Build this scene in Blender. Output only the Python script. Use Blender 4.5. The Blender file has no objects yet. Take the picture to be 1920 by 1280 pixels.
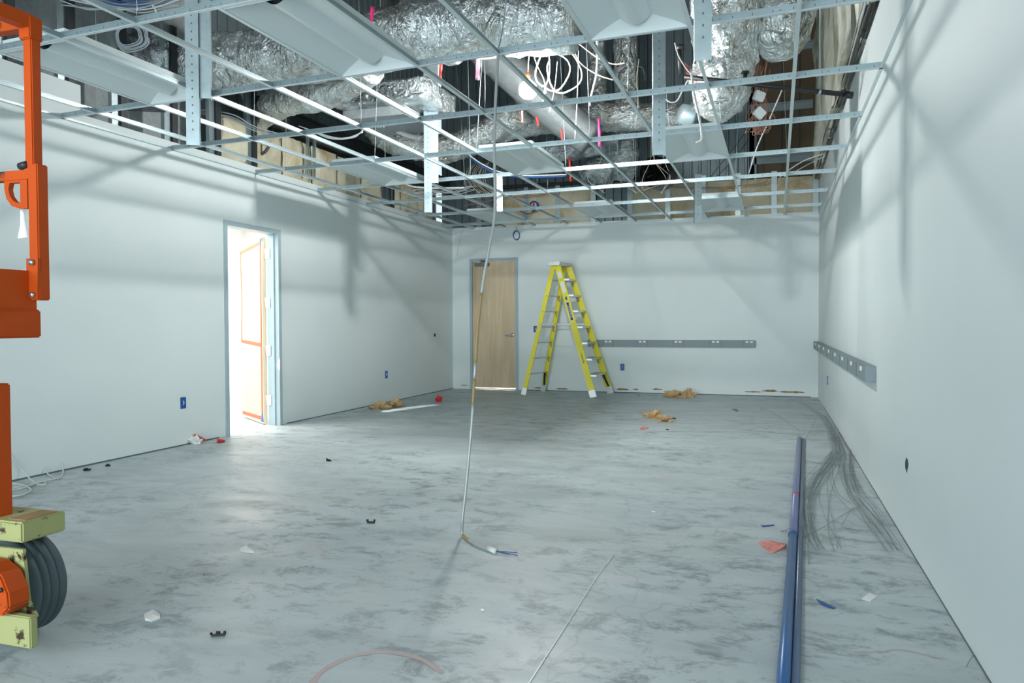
import bpy, bmesh, math, random
from mathutils import Vector, Matrix, noise
from math import sin, cos, pi, radians

# ------------------------------------------------------------------ camera
F = 1458.6; YAW, PIT, ROL = .32239, -.02471, -.004185
CAM = Vector((5.1228, -4.6315, 1.1454))
XL, XR, D, H = -.1236, 5.784, 7.837, 2.743
sc = bpy.context.scene
FW = Vector((-sin(YAW)*cos(PIT), cos(YAW)*cos(PIT), sin(PIT)))
r0 = Vector((cos(YAW), sin(YAW), 0)); u0 = r0.cross(FW)
RT = r0*cos(ROL)+u0*sin(ROL); UP = -r0*sin(ROL)+u0*cos(ROL)
cd = bpy.data.cameras.new('camera'); cam = bpy.data.objects.new('camera', cd)
sc.collection.objects.link(cam)
cam.matrix_world = Matrix(((RT.x, UP.x, -FW.x, CAM.x), (RT.y, UP.y, -FW.y, CAM.y), (RT.z, UP.z, -FW.z, CAM.z), (0, 0, 0, 1)))
cd.sensor_width = 36; cd.lens = F/1920*36; cd.clip_start = .05; cd.clip_end = 100
sc.camera = cam
# ------------------------------------------------------------------ light
sc.view_settings.view_transform = 'Standard'; sc.view_settings.look = 'None'
sc.view_settings.gamma = 1; sc.view_settings.exposure = 1.0
w = bpy.data.worlds.new('world'); sc.world = w; w.use_nodes = True
w.node_tree.nodes['Background'].inputs[0].default_value = (.80, .95, 1, 1)
w.node_tree.nodes['Background'].inputs[1].default_value = .5
BULB = Vector((2.984, 2.266, 3.3))
def lamp(name, kind, loc, power, color, size=.05, rot=None, sy=None):
    l = bpy.data.lights.new(name, kind); l.energy = power; l.color = color
    if kind == 'AREA':
        l.size = size
        if sy: l.shape = 'RECTANGLE'; l.size_y = sy
    elif kind == 'SUN': l.angle = size
    else: l.shadow_soft_size = size
    o = bpy.data.objects.new(name, l); sc.collection.objects.link(o); o.location = loc
    if rot: o.rotation_euler = rot
    return o
lamp('work_bulb_light', 'POINT', BULB, 460, (1, .985, .955), .10)
lamp('corridor_light', 'AREA', (-1.7, 2.4, 2.6), 150, (1, .97, .93), 2.2, (0, 0, 0), 5.0)
s_ = lamp('corridor_beam', 'SPOT', (-.72, .45, 1.5), 1500, (1, 1, 1), .01); s_.data.spot_size = radians(4.4); s_.data.spot_blend = .25  # spot added in the corridor to throw the sliver of light on the floor
s_.rotation_euler = (Vector((.53, 4.74, 0))-Vector((-.72, .45, 1.5))).to_track_quat('-Z', 'Y').to_euler()
# unseen fill lamp added across the open end of the room behind the viewer
dl = lamp('rear_fill', 'AREA', (2.9, -6.9, 1.6), 64, (.86, .96, 1), 5.4, (radians(90), 0, 0), 2.6)
dl.data.spread = radians(95)
random.seed(7)
R = random.random
def RU(a, b): return a+(b-a)*R()

def ray(px, py): return FW+RT*((px-960)/F)-UP*((py-640)/F)
def W(px, py, X=None, Y=None, Z=None, t=None):
    d = ray(px, py)
    if X is not None: t = (X-CAM.x)/d.x
    elif Y is not None: t = (Y-CAM.y)/d.y
    elif Z is not None: t = (Z-CAM.z)/d.z
    return CAM+d*t

# ------------------------------------------------------------------ materials
class N:
    def __init__(s, m): s.t = m.node_tree; s.n = s.t.nodes; s.l = s.t.links; s.b = s.n['Principled BSDF']
    def add(s, k, **kw):
        n = s.n.new(k)
        for a, v in kw.items(): setattr(n, a, v)
        return n
    def link(s, a, b): s.l.new(a, b)
    def coords(s, scale=(1, 1, 1), world=True, rot=(0, 0, 0)):
        mp = s.add('ShaderNodeMapping'); mp.inputs['Scale'].default_value = scale; mp.inputs['Rotation'].default_value = rot
        if world: g = s.add('ShaderNodeNewGeometry'); s.link(g.outputs['Position'], mp.inputs['Vector'])
        else: g = s.add('ShaderNodeTexCoord'); s.link(g.outputs['Object'], mp.inputs['Vector'])
        return mp.outputs[0]
    def noise(s, vec, scale, detail=4, rough=.55, dist=0):
        n = s.add('ShaderNodeTexNoise'); n.inputs['Scale'].default_value = scale; n.inputs['Detail'].default_value = detail
        n.inputs['Roughness'].default_value = rough; n.inputs['Distortion'].default_value = dist
        s.link(vec, n.inputs['Vector']); return n.outputs['Fac']
    def ramp(s, fac, stops):
        r = s.add('ShaderNodeValToRGB'); e = r.color_ramp.elements
        e[0].position, e[0].color = stops[0][0], tuple(stops[0][1])+(1,)
        e[1].position, e[1].color = stops[-1][0], tuple(stops[-1][1])+(1,)
        for p, c in stops[1:-1]: x = e.new(p); x.color = tuple(c)+(1,)
        s.link(fac, r.inputs[0]); return r.outputs[0]
    def mix(s, fac, a, b):
        m = s.add('ShaderNodeMix', data_type='RGBA')
        for i, v in ((0, fac), (6, a), (7, b)):
            if isinstance(v, (tuple, list)): m.inputs[i].default_value = tuple(v)+(1,)
            elif isinstance(v, (int, float)): m.inputs[i].default_value = v
            else: s.link(v, m.inputs[i])
        return m.outputs[2]
    def bump(s, h, strength, dist=.01):
        b = s.add('ShaderNodeBump'); b.inputs['Strength'].default_value = strength; b.inputs['Distance'].default_value = dist
        s.link(h, b.inputs['Height']); s.link(b.outputs[0], s.b.inputs['Normal'])
    def color(s, c): s.link(c, s.b.inputs['Base Color'])
M = {}
def mat(name, col, rough=.5, metal=0, emit=None, es=0, var=.06, vs=8, bump=0, bs=60, alpha=None, trans=0):
    m = bpy.data.materials.new(name); m.use_nodes = True; n = N(m); b = n.b
    b.inputs['Roughness'].default_value = rough; b.inputs['Metallic'].default_value = metal
    v = n.coords(world=False)
    f = n.noise(v, vs)
    n.color(n.mix(f, [max(0, c*(1-var*2)) for c in col], [min(1, c*(1+var*2)) for c in col]))
    if bump: n.bump(n.noise(v, bs, 6), bump)
    if emit: b.inputs['Emission Color'].default_value = tuple(emit)+(1,); b.inputs['Emission Strength'].default_value = es
    if trans: b.inputs['Transmission Weight'].default_value = trans
    M[name] = m; return n
WC = (.66, .755, .78)
n = mat('drywall', WC, .55, var=.0)
v = n.coords(); f = n.noise(v, 1.3, 3); f2 = n.noise(v, 14, 3)
n.color(n.mix(f, (.655, .735, .74), (.735, .80, .805))); n.bump(n.noise(v, 240, 2), .06, .002)
# concrete slab
n = mat('concrete', (.5, .55, .57), .5)
vs = n.coords((.8, 2.1, 1), rot=(0, 0, .2)); vw = n.coords()
base = n.mix(n.ramp(n.noise(vs, 1.1, 9, .66, .8), [(.36, (0, 0, 0)), (.60, (1, 1, 1))]), (.385, .445, .46), (.48, .545, .56))
mask = n.ramp(n.noise(n.coords((.35, .38, 1)), 1.6, 5, .6, .5), [(.37, (0, 0, 0)), (.55, (1, 1, 1))])
sm = n.ramp(n.noise(n.coords((1, 1.5, 1), rot=(0, 0, .5)), 4.2, 12, .8, .35), [(.50, (0, 0, 0)), (.60, (1, 1, 1))])
ml = n.add('ShaderNodeMath', operation='MULTIPLY'); n.link(mask, ml.inputs[0]); n.link(sm, ml.inputs[1])
m2 = n.add('ShaderNodeMath', operation='MULTIPLY'); n.link(ml.outputs[0], m2.inputs[0]); m2.inputs[1].default_value = .7
c = n.mix(m2.outputs[0], base, (.12, .16, .175))
warm = n.ramp(n.noise(vw, .7, 3), [(.5, (0, 0, 0)), (.75, (.35, .35, .35))])
c = n.mix(warm, c, (.46, .47, .44))
pk = n.ramp(n.noise(n.coords((1, 1.6, 1)), 1.9, 3, .5), [(.68, (0, 0, 0)), (.76, (.4, .4, .4))])
c = n.mix(pk, c, (.58, .42, .41))
sp = n.ramp(n.noise(vw, 60, 2, .5), [(.70, (0, 0, 0)), (.74, (1, 1, 1))]); c = n.mix(sp, c, (.3, .34, .35))
vo = n.add('ShaderNodeTexVoronoi', feature='DISTANCE_TO_EDGE'); vo.inputs['Scale'].default_value = .33
n.link(n.add('ShaderNodeVectorMath', operation='ADD').outputs[0], vo.inputs['Vector'])
va = vo.inputs['Vector'].links[0].from_node; n.link(vw, va.inputs[0])
nz = n.add('ShaderNodeTexNoise'); nz.inputs['Scale'].default_value = 2.5; n.link(vw, nz.inputs['Vector']); n.link(nz.outputs['Color'], va.inputs[1])
c = n.mix(n.ramp(vo.outputs['Distance'], [(0, (.35, .35, .35)), (.004, (0, 0, 0))]), c, (.2, .24, .25))
n.color(c)
rr = n.ramp(n.noise(vs, 2.2, 6, .6), [(.35, (.34, .34, .34)), (.7, (.6, .6, .6))]); n.link(rr, n.b.inputs['Roughness'])
n.bump(n.noise(vw, 22, 8, .7), .1, .004)
# crumpled foil
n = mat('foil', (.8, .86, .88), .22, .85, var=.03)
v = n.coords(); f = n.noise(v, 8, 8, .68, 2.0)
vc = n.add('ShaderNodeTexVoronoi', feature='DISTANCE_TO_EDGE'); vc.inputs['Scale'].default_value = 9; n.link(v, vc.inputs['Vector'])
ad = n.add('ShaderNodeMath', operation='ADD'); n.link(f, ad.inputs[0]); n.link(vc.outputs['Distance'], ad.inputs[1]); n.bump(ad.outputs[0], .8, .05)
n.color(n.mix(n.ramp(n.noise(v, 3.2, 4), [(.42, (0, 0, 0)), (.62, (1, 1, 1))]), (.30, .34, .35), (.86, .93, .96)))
n = mat('foil_flex', (.82, .88, .9), .24, .85, var=.03)
v = n.coords(); n.bump(n.noise(v, 14, 6, .6, 1.2), .7, .03)
n.color(n.ramp(n.noise(v, 4, 5, .6, .5), [(.38, (.5, .5, .46)), (.5, (.7, .75, .75)), (.62, (.88, .94, .96))]))
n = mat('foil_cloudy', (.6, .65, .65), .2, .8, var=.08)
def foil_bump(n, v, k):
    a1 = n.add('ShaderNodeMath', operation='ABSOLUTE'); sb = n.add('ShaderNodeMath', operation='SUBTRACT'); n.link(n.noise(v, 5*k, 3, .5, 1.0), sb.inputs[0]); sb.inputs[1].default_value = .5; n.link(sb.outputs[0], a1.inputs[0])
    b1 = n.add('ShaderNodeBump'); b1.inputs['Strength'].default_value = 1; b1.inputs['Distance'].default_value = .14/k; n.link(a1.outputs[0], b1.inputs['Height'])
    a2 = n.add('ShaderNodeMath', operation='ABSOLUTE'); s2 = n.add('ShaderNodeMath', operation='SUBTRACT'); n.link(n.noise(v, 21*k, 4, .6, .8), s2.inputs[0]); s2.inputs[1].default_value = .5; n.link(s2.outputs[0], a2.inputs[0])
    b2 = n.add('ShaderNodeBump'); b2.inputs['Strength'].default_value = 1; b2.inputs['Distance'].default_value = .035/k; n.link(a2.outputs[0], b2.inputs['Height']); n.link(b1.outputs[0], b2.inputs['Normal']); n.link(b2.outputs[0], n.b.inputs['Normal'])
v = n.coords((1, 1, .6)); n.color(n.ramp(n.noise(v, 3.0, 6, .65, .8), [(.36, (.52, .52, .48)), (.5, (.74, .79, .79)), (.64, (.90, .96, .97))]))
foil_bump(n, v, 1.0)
for nm in ('foil_flex', 'foil'):
    q = N(M[nm]); foil_bump(q, q.coords(), 1.5)
n = mat('foil_grey', (.15, .17, .175), .6, .3, var=.08)
n.bump(n.noise(n.coords(), 9, 6, .6, .8), .6, .03)
n = mat('siding', (.19, .24, .26), .4, .5, var=.1)
n = mat('kraft_dark', (.10, .075, .045), .8, var=.2, vs=3)
n = mat('insulation', (.60, .55, .40), .9, var=.0)
v = n.coords(); f = n.noise(v, 2.2, 5, .6, .5); n.color(n.ramp(f, [(.3, (.40, .30, .15)), (.45, (.58, .53, .38)), (.7, (.74, .72, .58))])); n.bump(n.noise(v, 40, 6), .6, .02)
n = mat('insulation_white', (.66, .68, .60), .9)
v = n.coords((1, 1, .5)); f = n.noise(v, 2.0, 5, .6, .6); n.color(n.ramp(f, [(.36, (.22, .23, .17)), (.5, (.55, .56, .46)), (.68, (.85, .86, .78))])); n.bump(n.noise(v, 22, 6, .6), .7, .04)
mat('grey_board', (.30, .33, .34), .8, var=.15, vs=20)
mat('roof_dark', (.05, .055, .06), .7)
mat('dark_steel', (.03, .035, .04), .5, .3)
mat('galv', (.42, .51, .54), .36, .85, var=.12, vs=14)
mat('grid_white', (.64, .73, .75), .35, .1, var=.02)
mat('grid_web', (.34, .43, .46), .4, .5, var=.08)
mat('slot_dark', (.10, .14, .16), .6)
mat('troffer_white', (.66, .745, .76), .38, var=.01)
mat('lens_grey', (.66, .745, .76), .3, var=.01)
mat('frame_paint', (.36, .46, .50), .35, var=.02)
mat('steel', (.62, .65, .66), .28, .9)
mat('closer_grey', (.16, .19, .19), .45, .3)
mat('blue_plastic', (.01, .10, .36), .45)
mat('raceway', (.20, .26, .28), .45, .0, var=.02)
mat('white_plastic', (.78, .82, .82), .4)
mat('bright_string', (.92, .93, .90), .8)
mat('black', (.012, .013, .015), .45)
mat('yellow_fiberglass', (.78, .70, .03), .35, var=.08, vs=5)
mat('alu', (.58, .60, .60), .4, .7, var=.1)
mat('alu_painted', (.50, .52, .51), .45, .2, var=.1)
mat('label_white', (.75, .77, .75), .5)
mat('brown_paper', (.55, .38, .20), .8, var=.2)
mat('brown_dark', (.30, .20, .09), .85, var=.2)
mat('red', (.6, .03, .02), .5)
mat('pink', (.95, .05, .25), .5, var=.05)
mat('pink_light', (1, .35, .5), .5)
mat('orange_tape', (.60, .10, .03), .6)
mat('paper_sheet', (.36, .345, .31), .7, var=.02)
mat('cream_wood', (.80, .68, .48), .6)
mat('cable_white', (.58, .62, .62), .5)
mat('cable_cream', (.50, .46, .36), .5)
mat('cable_grey', (.35, .40, .43), .4)
mat('cable_dark', (.07, .08, .09), .5)
mat('cable_copper', (.45, .2, .13), .5)
mat('cable_blue', (.02, .09, .30), .4)
mat('wire_grey', (.24, .28, .29), .5, .3)
mat('conduit', (.36, .39, .39), .45, .3)
mat('conduit_amber', (.28, .20, .08), .45)
mat('tyre', (.085, .12, .135), .8, var=.06, bump=.2)
mat('pipe_blue', (.035, .12, .30), .35, .1, var=.08, vs=2)
mat('pipe_lilac', (.17, .20, .34), .35, .1)
mat('pipe_slate', (.10, .14, .21), .35, .1)
mat('chalk_pink', (.52, .41, .40), .9)
mat('scrap_pinkred', (.62, .22, .19), .7, var=.3, vs=40)
n = mat('orange_paint', (.75, .13, .015), .55); n.b.inputs['Specular IOR Level'].default_value = .2
v = n.coords(world=False); f = n.noise(v, 7, 6, .7); f2 = n.noise(v, 2.5, 3)
c = n.mix(f2, (.40, .05, .004), (.56, .085, .008)); n.color(n.mix(n.ramp(f, [(.62, (0, 0, 0)), (.67, (1, 1, 1))]), c, (.06, .03, .02)))
n = mat('cream_paint', (.52, .55, .29), .6); n.b.inputs['Specular IOR Level'].default_value = .2
v = n.coords(world=False); f = n.noise(v, 13, 6, .7)
n.color(n.mix(n.ramp(f, [(.57, (0, 0, 0)), (.62, (1, 1, 1))]), (.36, .38, .17), (.05, .035, .025)))
n = mat('maple', (.66, .52, .35), .4)
v = n.coords((6, 6, .5)); f = n.noise(v, 2.2, 6, .6, .4); n.color(n.ramp(f, [(.3, (.52, .40, .25)), (.7, (.68, .54, .37))]))
mat('bulb_glow', (1, 1, 1), .5, emit=(.9, 1, 1), es=60)
mat('corridor_white', (.86, .85, .82), .6, var=.01)

# ------------------------------------------------------------------ geometry helpers
def basis(d, up=Vector((0, 0, 1))):
    d = d.normalized()
    if abs(d.dot(up)) > .995: up = Vector((0, 1, 0)) if abs(d.y) < .9 else Vector((1, 0, 0))
    x = d.cross(up).normalized(); return x, x.cross(d)
class MB:
    def __init__(s): s.v = []; s.f = []; s.m = []; s.sm = []; s.cur = 0
    def add(s, vs, fs, smooth=False):
        o = len(s.v); s.v += [Vector(p) for p in vs]; s.f += [[i+o for i in f] for f in fs]
        s.m += [s.cur]*len(fs); s.sm += [smooth]*len(fs); return s
    def box(s, a, b):
        x0, x1 = sorted((a[0], b[0])); y0, y1 = sorted((a[1], b[1])); z0, z1 = sorted((a[2], b[2]))
        return s.add([(x0, y0, z0), (x1, y0, z0), (x1, y1, z0), (x0, y1, z0), (x0, y0, z1), (x1, y0, z1), (x1, y1, z1), (x0, y1, z1)],
                     [(0, 3, 2, 1), (4, 5, 6, 7), (0, 1, 5, 4), (1, 2, 6, 5), (2, 3, 7, 6), (3, 0, 4, 7)])
    def sweep(s, prof, p0, p1, up=Vector((0, 0, 1)), cap=True):      # extrude a 2d profile from p0 to p1
        p0, p1 = Vector(p0), Vector(p1); x, y = basis(p1-p0, Vector(up)); k = len(prof)
        vs = [p0+x*a+y*b for a, b in prof]+[p1+x*a+y*b for a, b in prof]
        fs = [(i, (i+1) % k, k+(i+1) % k, k+i) for i in range(k)]
        if cap: fs += [tuple(range(k))[::-1], tuple(range(k, 2*k))]
        return s.add(vs, fs)
    def bar(s, p0, p1, w, h, up=Vector((0, 0, 1))):
        return s.sweep([(-w/2, -h/2), (w/2, -h/2), (w/2, h/2), (-w/2, h/2)], p0, p1, up)
    def tube(s, pts, r, n=8, cap=True, jit=None):
        pts = [Vector(p) for p in pts]; rs = r if isinstance(r, (list, tuple)) else [r]*len(pts)
        vs = []; x = None
        for i, p in enumerate(pts):
            d = (pts[min(i+1, len(pts)-1)]-pts[max(i-1, 0)]).normalized()
            if x is None: x, y = basis(d)
            else:
                x = (x-d*x.dot(d)).normalized()
            y = d.cross(x)
            for k in range(n):
                a = 2*pi*k/n; q = p+(x*cos(a)+y*sin(a))*rs[i]
                vs.append(jit(q, p, i, a) if jit else q)
        fs = [(i*n+k, i*n+(k+1) % n, (i+1)*n+(k+1) % n, (i+1)*n+k) for i in range(len(pts)-1) for k in range(n)]
        if cap: fs += [tuple(range(n))[::-1], tuple(range((len(pts)-1)*n, len(pts)*n))]
        return s.add(vs, fs, True)
    def lathe(s, prof, c, axis=(0, 0, 1), n=24, cap=True):      # prof: (radius, distance along the axis)
        c = Vector(c); ax = Vector(axis).normalized(); x, y = basis(ax); vs = []
        for r, h in prof:
            for k in range(n): a = 2*pi*k/n; vs.append(c+ax*h+(x*cos(a)+y*sin(a))*r)
        fs = [(i*n+k, i*n+(k+1) % n, (i+1)*n+(k+1) % n, (i+1)*n+k) for i in range(len(prof)-1) for k in range(n)]
        if cap: fs += [tuple(range(n))[::-1], tuple(range((len(prof)-1)*n, len(prof)*n))]
        return s.add(vs, fs, True)
    def poly(s, pts, th):          # a flat outline with thickness vector th
        th = Vector(th); k = len(pts); pts = [Vector(p) for p in pts]
        return s.add(pts+[p+th for p in pts], [tuple(range(k))[::-1], tuple(range(k, 2*k))]+[(i, (i+1) % k, k+(i+1) % k, k+i) for i in range(k)])
    def build(s, name, m, parent=None, bevel=0, fix=True):
        vs = s.v; lo = Vector([min(p[i] for p in vs) for i in range(3)]); hi = Vector([max(p[i] for p in vs) for i in range(3)])
        org = Vector(((lo.x+hi.x)/2, (lo.y+hi.y)/2, lo.z))
        me = bpy.data.meshes.new(name); me.from_pydata([p-org for p in vs], [], s.f)
        for mm in (m if isinstance(m, list) else [m]): me.materials.append(M[mm])
        me.polygons.foreach_set('material_index', s.m); me.polygons.foreach_set('use_smooth', s.sm)
        if fix:
            bm = bmesh.new(); bm.from_mesh(me); bmesh.ops.recalc_face_normals(bm, faces=bm.faces)
            if bevel: bmesh.ops.bevel(bm, geom=[e for e in bm.edges if len(e.link_faces) == 2 and e.calc_face_angle(0) > .6], offset=bevel, segments=2, affect='EDGES')
            bm.to_mesh(me); bm.free()
        o = bpy.data.objects.new(name, me); sc.collection.objects.link(o)
        pw = WORLD.get(parent.name, Vector()) if parent else Vector()
        if parent: o.parent = parent
        o.location = org-pw; WORLD[o.name] = org
        return o
WORLD = {}
def tag(o, label=None, cat=None, group=None, kind=None):
    if label: o['label'] = label
    if cat: o['category'] = cat
    if group: o['group'] = group
    if kind: o['kind'] = kind
    return o
def thing(name, label, cat, loc, group=None, kind=None):
    o = bpy.data.objects.new(name, None); sc.collection.objects.link(o); o.location = loc; o.empty_display_size = .1
    WORLD[o.name] = Vector(loc); return tag(o, label, cat, group, kind)
def struct(o): o['kind'] = 'structure'; return o
def cr(pts, k=8):                      # smooth curve through points
    pts = [Vector(p) for p in pts]; out = []
    P = [pts[0]*2-pts[1]]+pts+[pts[-1]*2-pts[-2]]
    for i in range(1, len(P)-2):
        a, b, c, d = P[i-1:i+3]
        for j in range(k):
            t = j/k; out.append(.5*((2*b)+(c-a)*t+(2*a-5*b+4*c-d)*t*t+(3*b-a-3*c+d)*t**3))
    out.append(pts[-1]); return out
ORD = ['', 'first', 'second', 'third', 'fourth', 'fifth', 'sixth', 'seventh', 'eighth', 'ninth', 'tenth', 'eleventh', 'twelfth', 'thirteenth', 'fourteenth', 'fifteenth', 'sixteenth', 'seventeenth', 'eighteenth']
NUM = ['no', 'one', 'two', 'three', 'four', 'five', 'six', 'seven', 'eight', 'nine', 'ten', 'eleven', 'twelve']
def cable(pts, r, m, label, group=None, name='cable', cat='cable', n=6, k=8):
    o = MB().tube(cr(pts, k), r, n).build(name, m, fix=False); return tag(o, label, cat, group)

# ------------------------------------------------------------------ the shell
YB = -7.0
struct(MB().box((-3.2, YB, -.2), (XR+.2, D+.5, 0)).build('floor', 'concrete'))
dy0, dy1, dh = 1.905, 2.855, 2.19
b = MB(); T = .13
LW = 2.82
b.box((XL-T, YB, 0), (XL, dy0, LW)).box((XL-T, dy1, 0), (XL, D, LW)).box((XL-T, dy0, dh), (XL, dy1, LW))
wall_left = struct(b.build('wall_left', 'drywall'))
o = tag(MB().box((XL-.03, -2.6, LW), (XL, .22, 3.05)).build('drywall_strip', 'drywall', wall_left))
b = MB(); bx0, bx1, bh = .20, 1.07, 2.235
b.box((XL-T, D, 0), (bx0, D+T, H+.03)).box((bx1, D, 0), (XR+.1, D+T, H+.03)).box((bx0, D, bh), (bx1, D+T, H+.03))
wall_back = struct(b.build('wall_back', 'drywall'))
struct(MB().box((XR, YB, 0), (XR+T, D, 3.235)).build('wall_right', 'drywall'))
# shell of the building above the drywall
RZ = 6.3
b = MB(); x = -.4; pr_ = []
while x < 4.80:
    pr_ += [(x, 0), (x+.07, 0), (x+.08, -.05), (x+.11, -.05), (x+.12, 0)]; x += .14
pr_ = pr_+[(pr_[-1][0], .05), (-.4, .05)]
k = len(pr_); yb = D+.2
b.add([(px, yb+dy, 2.6) for px, dy in pr_]+[(px, yb+dy, RZ) for px, dy in pr_], [(i, (i+1) % k, k+(i+1) % k, k+i) for i in range(k)])
wall_rear = struct(b.build('wall_rear', 'siding'))
b = MB().box((4.78, yb, 2.6), (XR+.9, yb+.05, RZ)); b.build('kraft_facing', 'kraft_dark', wall_rear)
for z in (3.62, 4.41, 5.3):
    MB().sweep([(-.05, -.06), (.0, -.06), (0, .04), (.03, .04), (.03, .06), (-.05, .06)], (4.80, yb-.05, z), (5.70, yb-.05, z)).build('girt', 'raceway', wall_rear)
for x in (4.98, 5.25, 5.5):
    MB().box((x, yb-.012, 2.8), (x+.02, yb, RZ)).build('seam', 'dark_steel', wall_rear)
struct(MB().box((XL-.4, YB, LW), (XL-.36, 1.9, RZ)).build('wall_upper_left', 'grey_board'))
b = MB(); y = 1.9
while y < D+.1:
    b.box((XL-.42, y, LW), (XL-.38, y+.10, RZ)); b.box((XL-.40, y+.10, LW), (XL-.36, y+.16, RZ)); y += .16
struct(b.build('wall_side', 'siding'))
struct(MB().box((XR+.24, YB, 3.24), (XR+.3, D+.3, RZ)).build('wall_upper_right', 'kraft_dark'))
ceil = MB()
ceil.box((-.6, YB, RZ), (XR+.6, D+.4, RZ+.1))
ceiling = struct(ceil.build('ceiling', 'roof_dark'))
for y in (-3.2, -1.4, .5, 2.4, 4.3, 6.2):
    tag(MB().sweep([(-.06, -.1), (.06, -.1), (.06, -.08), (.01, -.08), (.01, .1), (-.06, .1)], (-.5, y, RZ-.1), (XR+.5, y, RZ-.1)).build('purlin', 'roof_dark', ceiling))
# corridor beyond the open door
b = MB().box((-3.1, -1, 0), (-3.0, 6.0, 2.7)).box((-3.1, 6.0, 0), (XL-T, 6.1, 2.7)).box((-3.1, -1.1, 0), (XL-T, -1, 2.7)).box((-3.1, -1.1, 2.7), (XL-T-.12, 6.1, 2.75))
struct(b.build('wall_corridor', 'corridor_white'))

# wall base damage (torn paper along the foot of the drywall)
def torn(x0, x1, z0, z1, seed, m='brown_dark'):
    random.seed(seed); up = []; dn = []; n_ = 9
    for i in range(n_+1):
        x = x0+(x1-x0)*i/n_; e = min(i, n_-i)/2.5; e = min(1, e)
        mid = (z0+z1)/2; h = (z1-z0)/2*e*RU(.4, 1.0)+.001
        up.append((x, D-.004, mid+h)); dn.append((x, D-.004, mid-h*RU(.5, 1)))
    MB().poly(dn+up[::-1], (0, .004, 0)).build('torn_paper', m, wall_back)
for i, a in enumerate([(1.33, 1.5, .03, .06), (1.72, 1.95, .02, .055), (2.72, 2.95, .03, .075), (3.0, 3.10, .04, .075), (3.3, 3.48, .05, .085), (4.72, 5.0, .05, .075), (4.98, 5.22, .055, .11), (5.22, 5.6, .045, .10), (.0, .18, .05, .07)]): torn(*a, i)
random.seed(3)
# dark gap lines at the foot of the walls
for a, c in (((1.12, D-.003, 0), (XR-.1, D, .012)), ((XL, 2.95, 0), (XL+.003, D, .010)), ((XR-.003, -3.5, 0), (XR, 6.5, .005)), ((XL, -1, 0), (XL+.003, 1.8, .012))):
    struct(MB().box(a, c).build('trim_%d' % (1+len([o for o in sc.objects if o.name.startswith('trim')])), 'slot_dark'))

# ------------------------------------------------------------------ doors
door_1 = struct(thing('door_1', 'open doorway in the left wall with grey steel frame', None, (XL, dy1, 0)))
b = MB(); fx0, fx1 = XL-T-.01, XL+.015
b.box((fx0, dy0, 0), (fx1, dy0+.05, dh)).box((fx0, dy1-.05, 0), (fx1, dy1, dh)).box((fx0, dy0+.05, dh-.05), (fx1, dy1-.05, dh))
b.box((fx0+.06, dy1-.065, 0), (fx0+.10, dy1-.05, dh-.05)).box((fx0+.06, dy0+.05, 0), (fx0+.10, dy0+.065, dh-.05))
b.build('frame', 'frame_paint', door_1, bevel=.002)
hg = Vector((XL-T-.03, dy1-.04, 0)); dd = Vector((-.79, .613, 0)).normalized(); nn = Vector((-dd.y, dd.x, 0))
if nn.y > 0: nn = -nn
leaf = MB().poly([hg+Vector((0, 0, .012)), hg+dd*.9+Vector((0, 0, .012)), hg+dd*.9+Vector((0, 0, 2.11)), hg+Vector((0, 0, 2.11))], nn*.045).build('door_leaf', 'cream_wood', door_1)
def on_leaf(s, z, e=.046): return hg+dd*s+nn*e+Vector((0, 0, z))
MB().poly([on_leaf(.03, .06), on_leaf(.88, .05), on_leaf(.87, .95), on_leaf(.84, 1.5), on_leaf(.9, 2.02), on_leaf(.03, 2.07)], nn*.002).build('protective_paper', 'paper_sheet', leaf)
def tape(p, q, w_=.04):
    p = on_leaf(*p, .049); q = on_leaf(*q, .049); MB().bar(p, q, .003, w_, up=(q-p).normalized().cross(nn)).build('orange_tape', 'orange_tape', leaf)
for p, q in (((.04, .06), (.04, 2.07)), ((.04, 2.05), (.9, 2.0)), ((.88, 2.0), (.84, 1.5)), ((.84, 1.5), (.87, .92)), ((.87, .93), (.04, .90)), ((.04, .07), (.87, .06))): tape(p, q)
MB().poly([on_leaf(.0, .03), on_leaf(.09, .03), on_leaf(.03, .16)], nn*.006).build('blue_tape', 'blue_plastic', leaf)
MB().poly([on_leaf(.0, 2.10), on_leaf(.09, 2.08), on_leaf(.03, 2.0)], nn*.006).build('blue_tape', 'blue_plastic', leaf)
for z in (.22, .78, 1.32, 1.87):
    MB().box((fx0-.015, dy1-.058, z), (fx0+.045, dy1-.051, z+.115)).lathe([(.008, 0), (.008, .115)], (fx0-.02, dy1-.05, z), n=10).build('hinge', 'steel', door_1)

door_2 = struct(thing('door_2', 'closed maple veneer door in the back wall', None, ((bx0+bx1)/2, D, 0)))
b = MB(); b.box((bx0, D-.018, 0), (bx0+.045, D+T, bh)).box((bx1-.045, D-.018, 0), (bx1, D+T, bh)).box((bx0+.045, D-.018, bh-.045), (bx1-.045, D+T, bh)); b.build('frame', 'frame_paint', door_2, bevel=.002)
MB().box((bx0+.049, D+.004, .030), (bx1-.049, D+.048, bh-.05)).build('door_leaf', 'maple', door_2)
MB().box((bx0+.05, D+.03, .0), (bx1-.05, D+.06, .02)).build('threshold_gap', 'corridor_white', door_2)  # white strip paints the line of light under the door
c_ = MB().box((bx0+.10, D-.05, bh-.135), (bx0+.36, D+.004, bh-.075)).build('door_closer', 'closer_grey', door_2, bevel=.006)
MB().bar((bx0+.22, D-.055, bh-.066), (bx0+.34, D-.12, bh-.055), .022, .008).bar((bx0+.34, D-.12, bh-.052), (bx0+.20, D-.02, bh-.035), .02, .008).build('closer_arm', 'dark_steel', c_)
hx, hz = bx1-.105, .93
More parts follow.
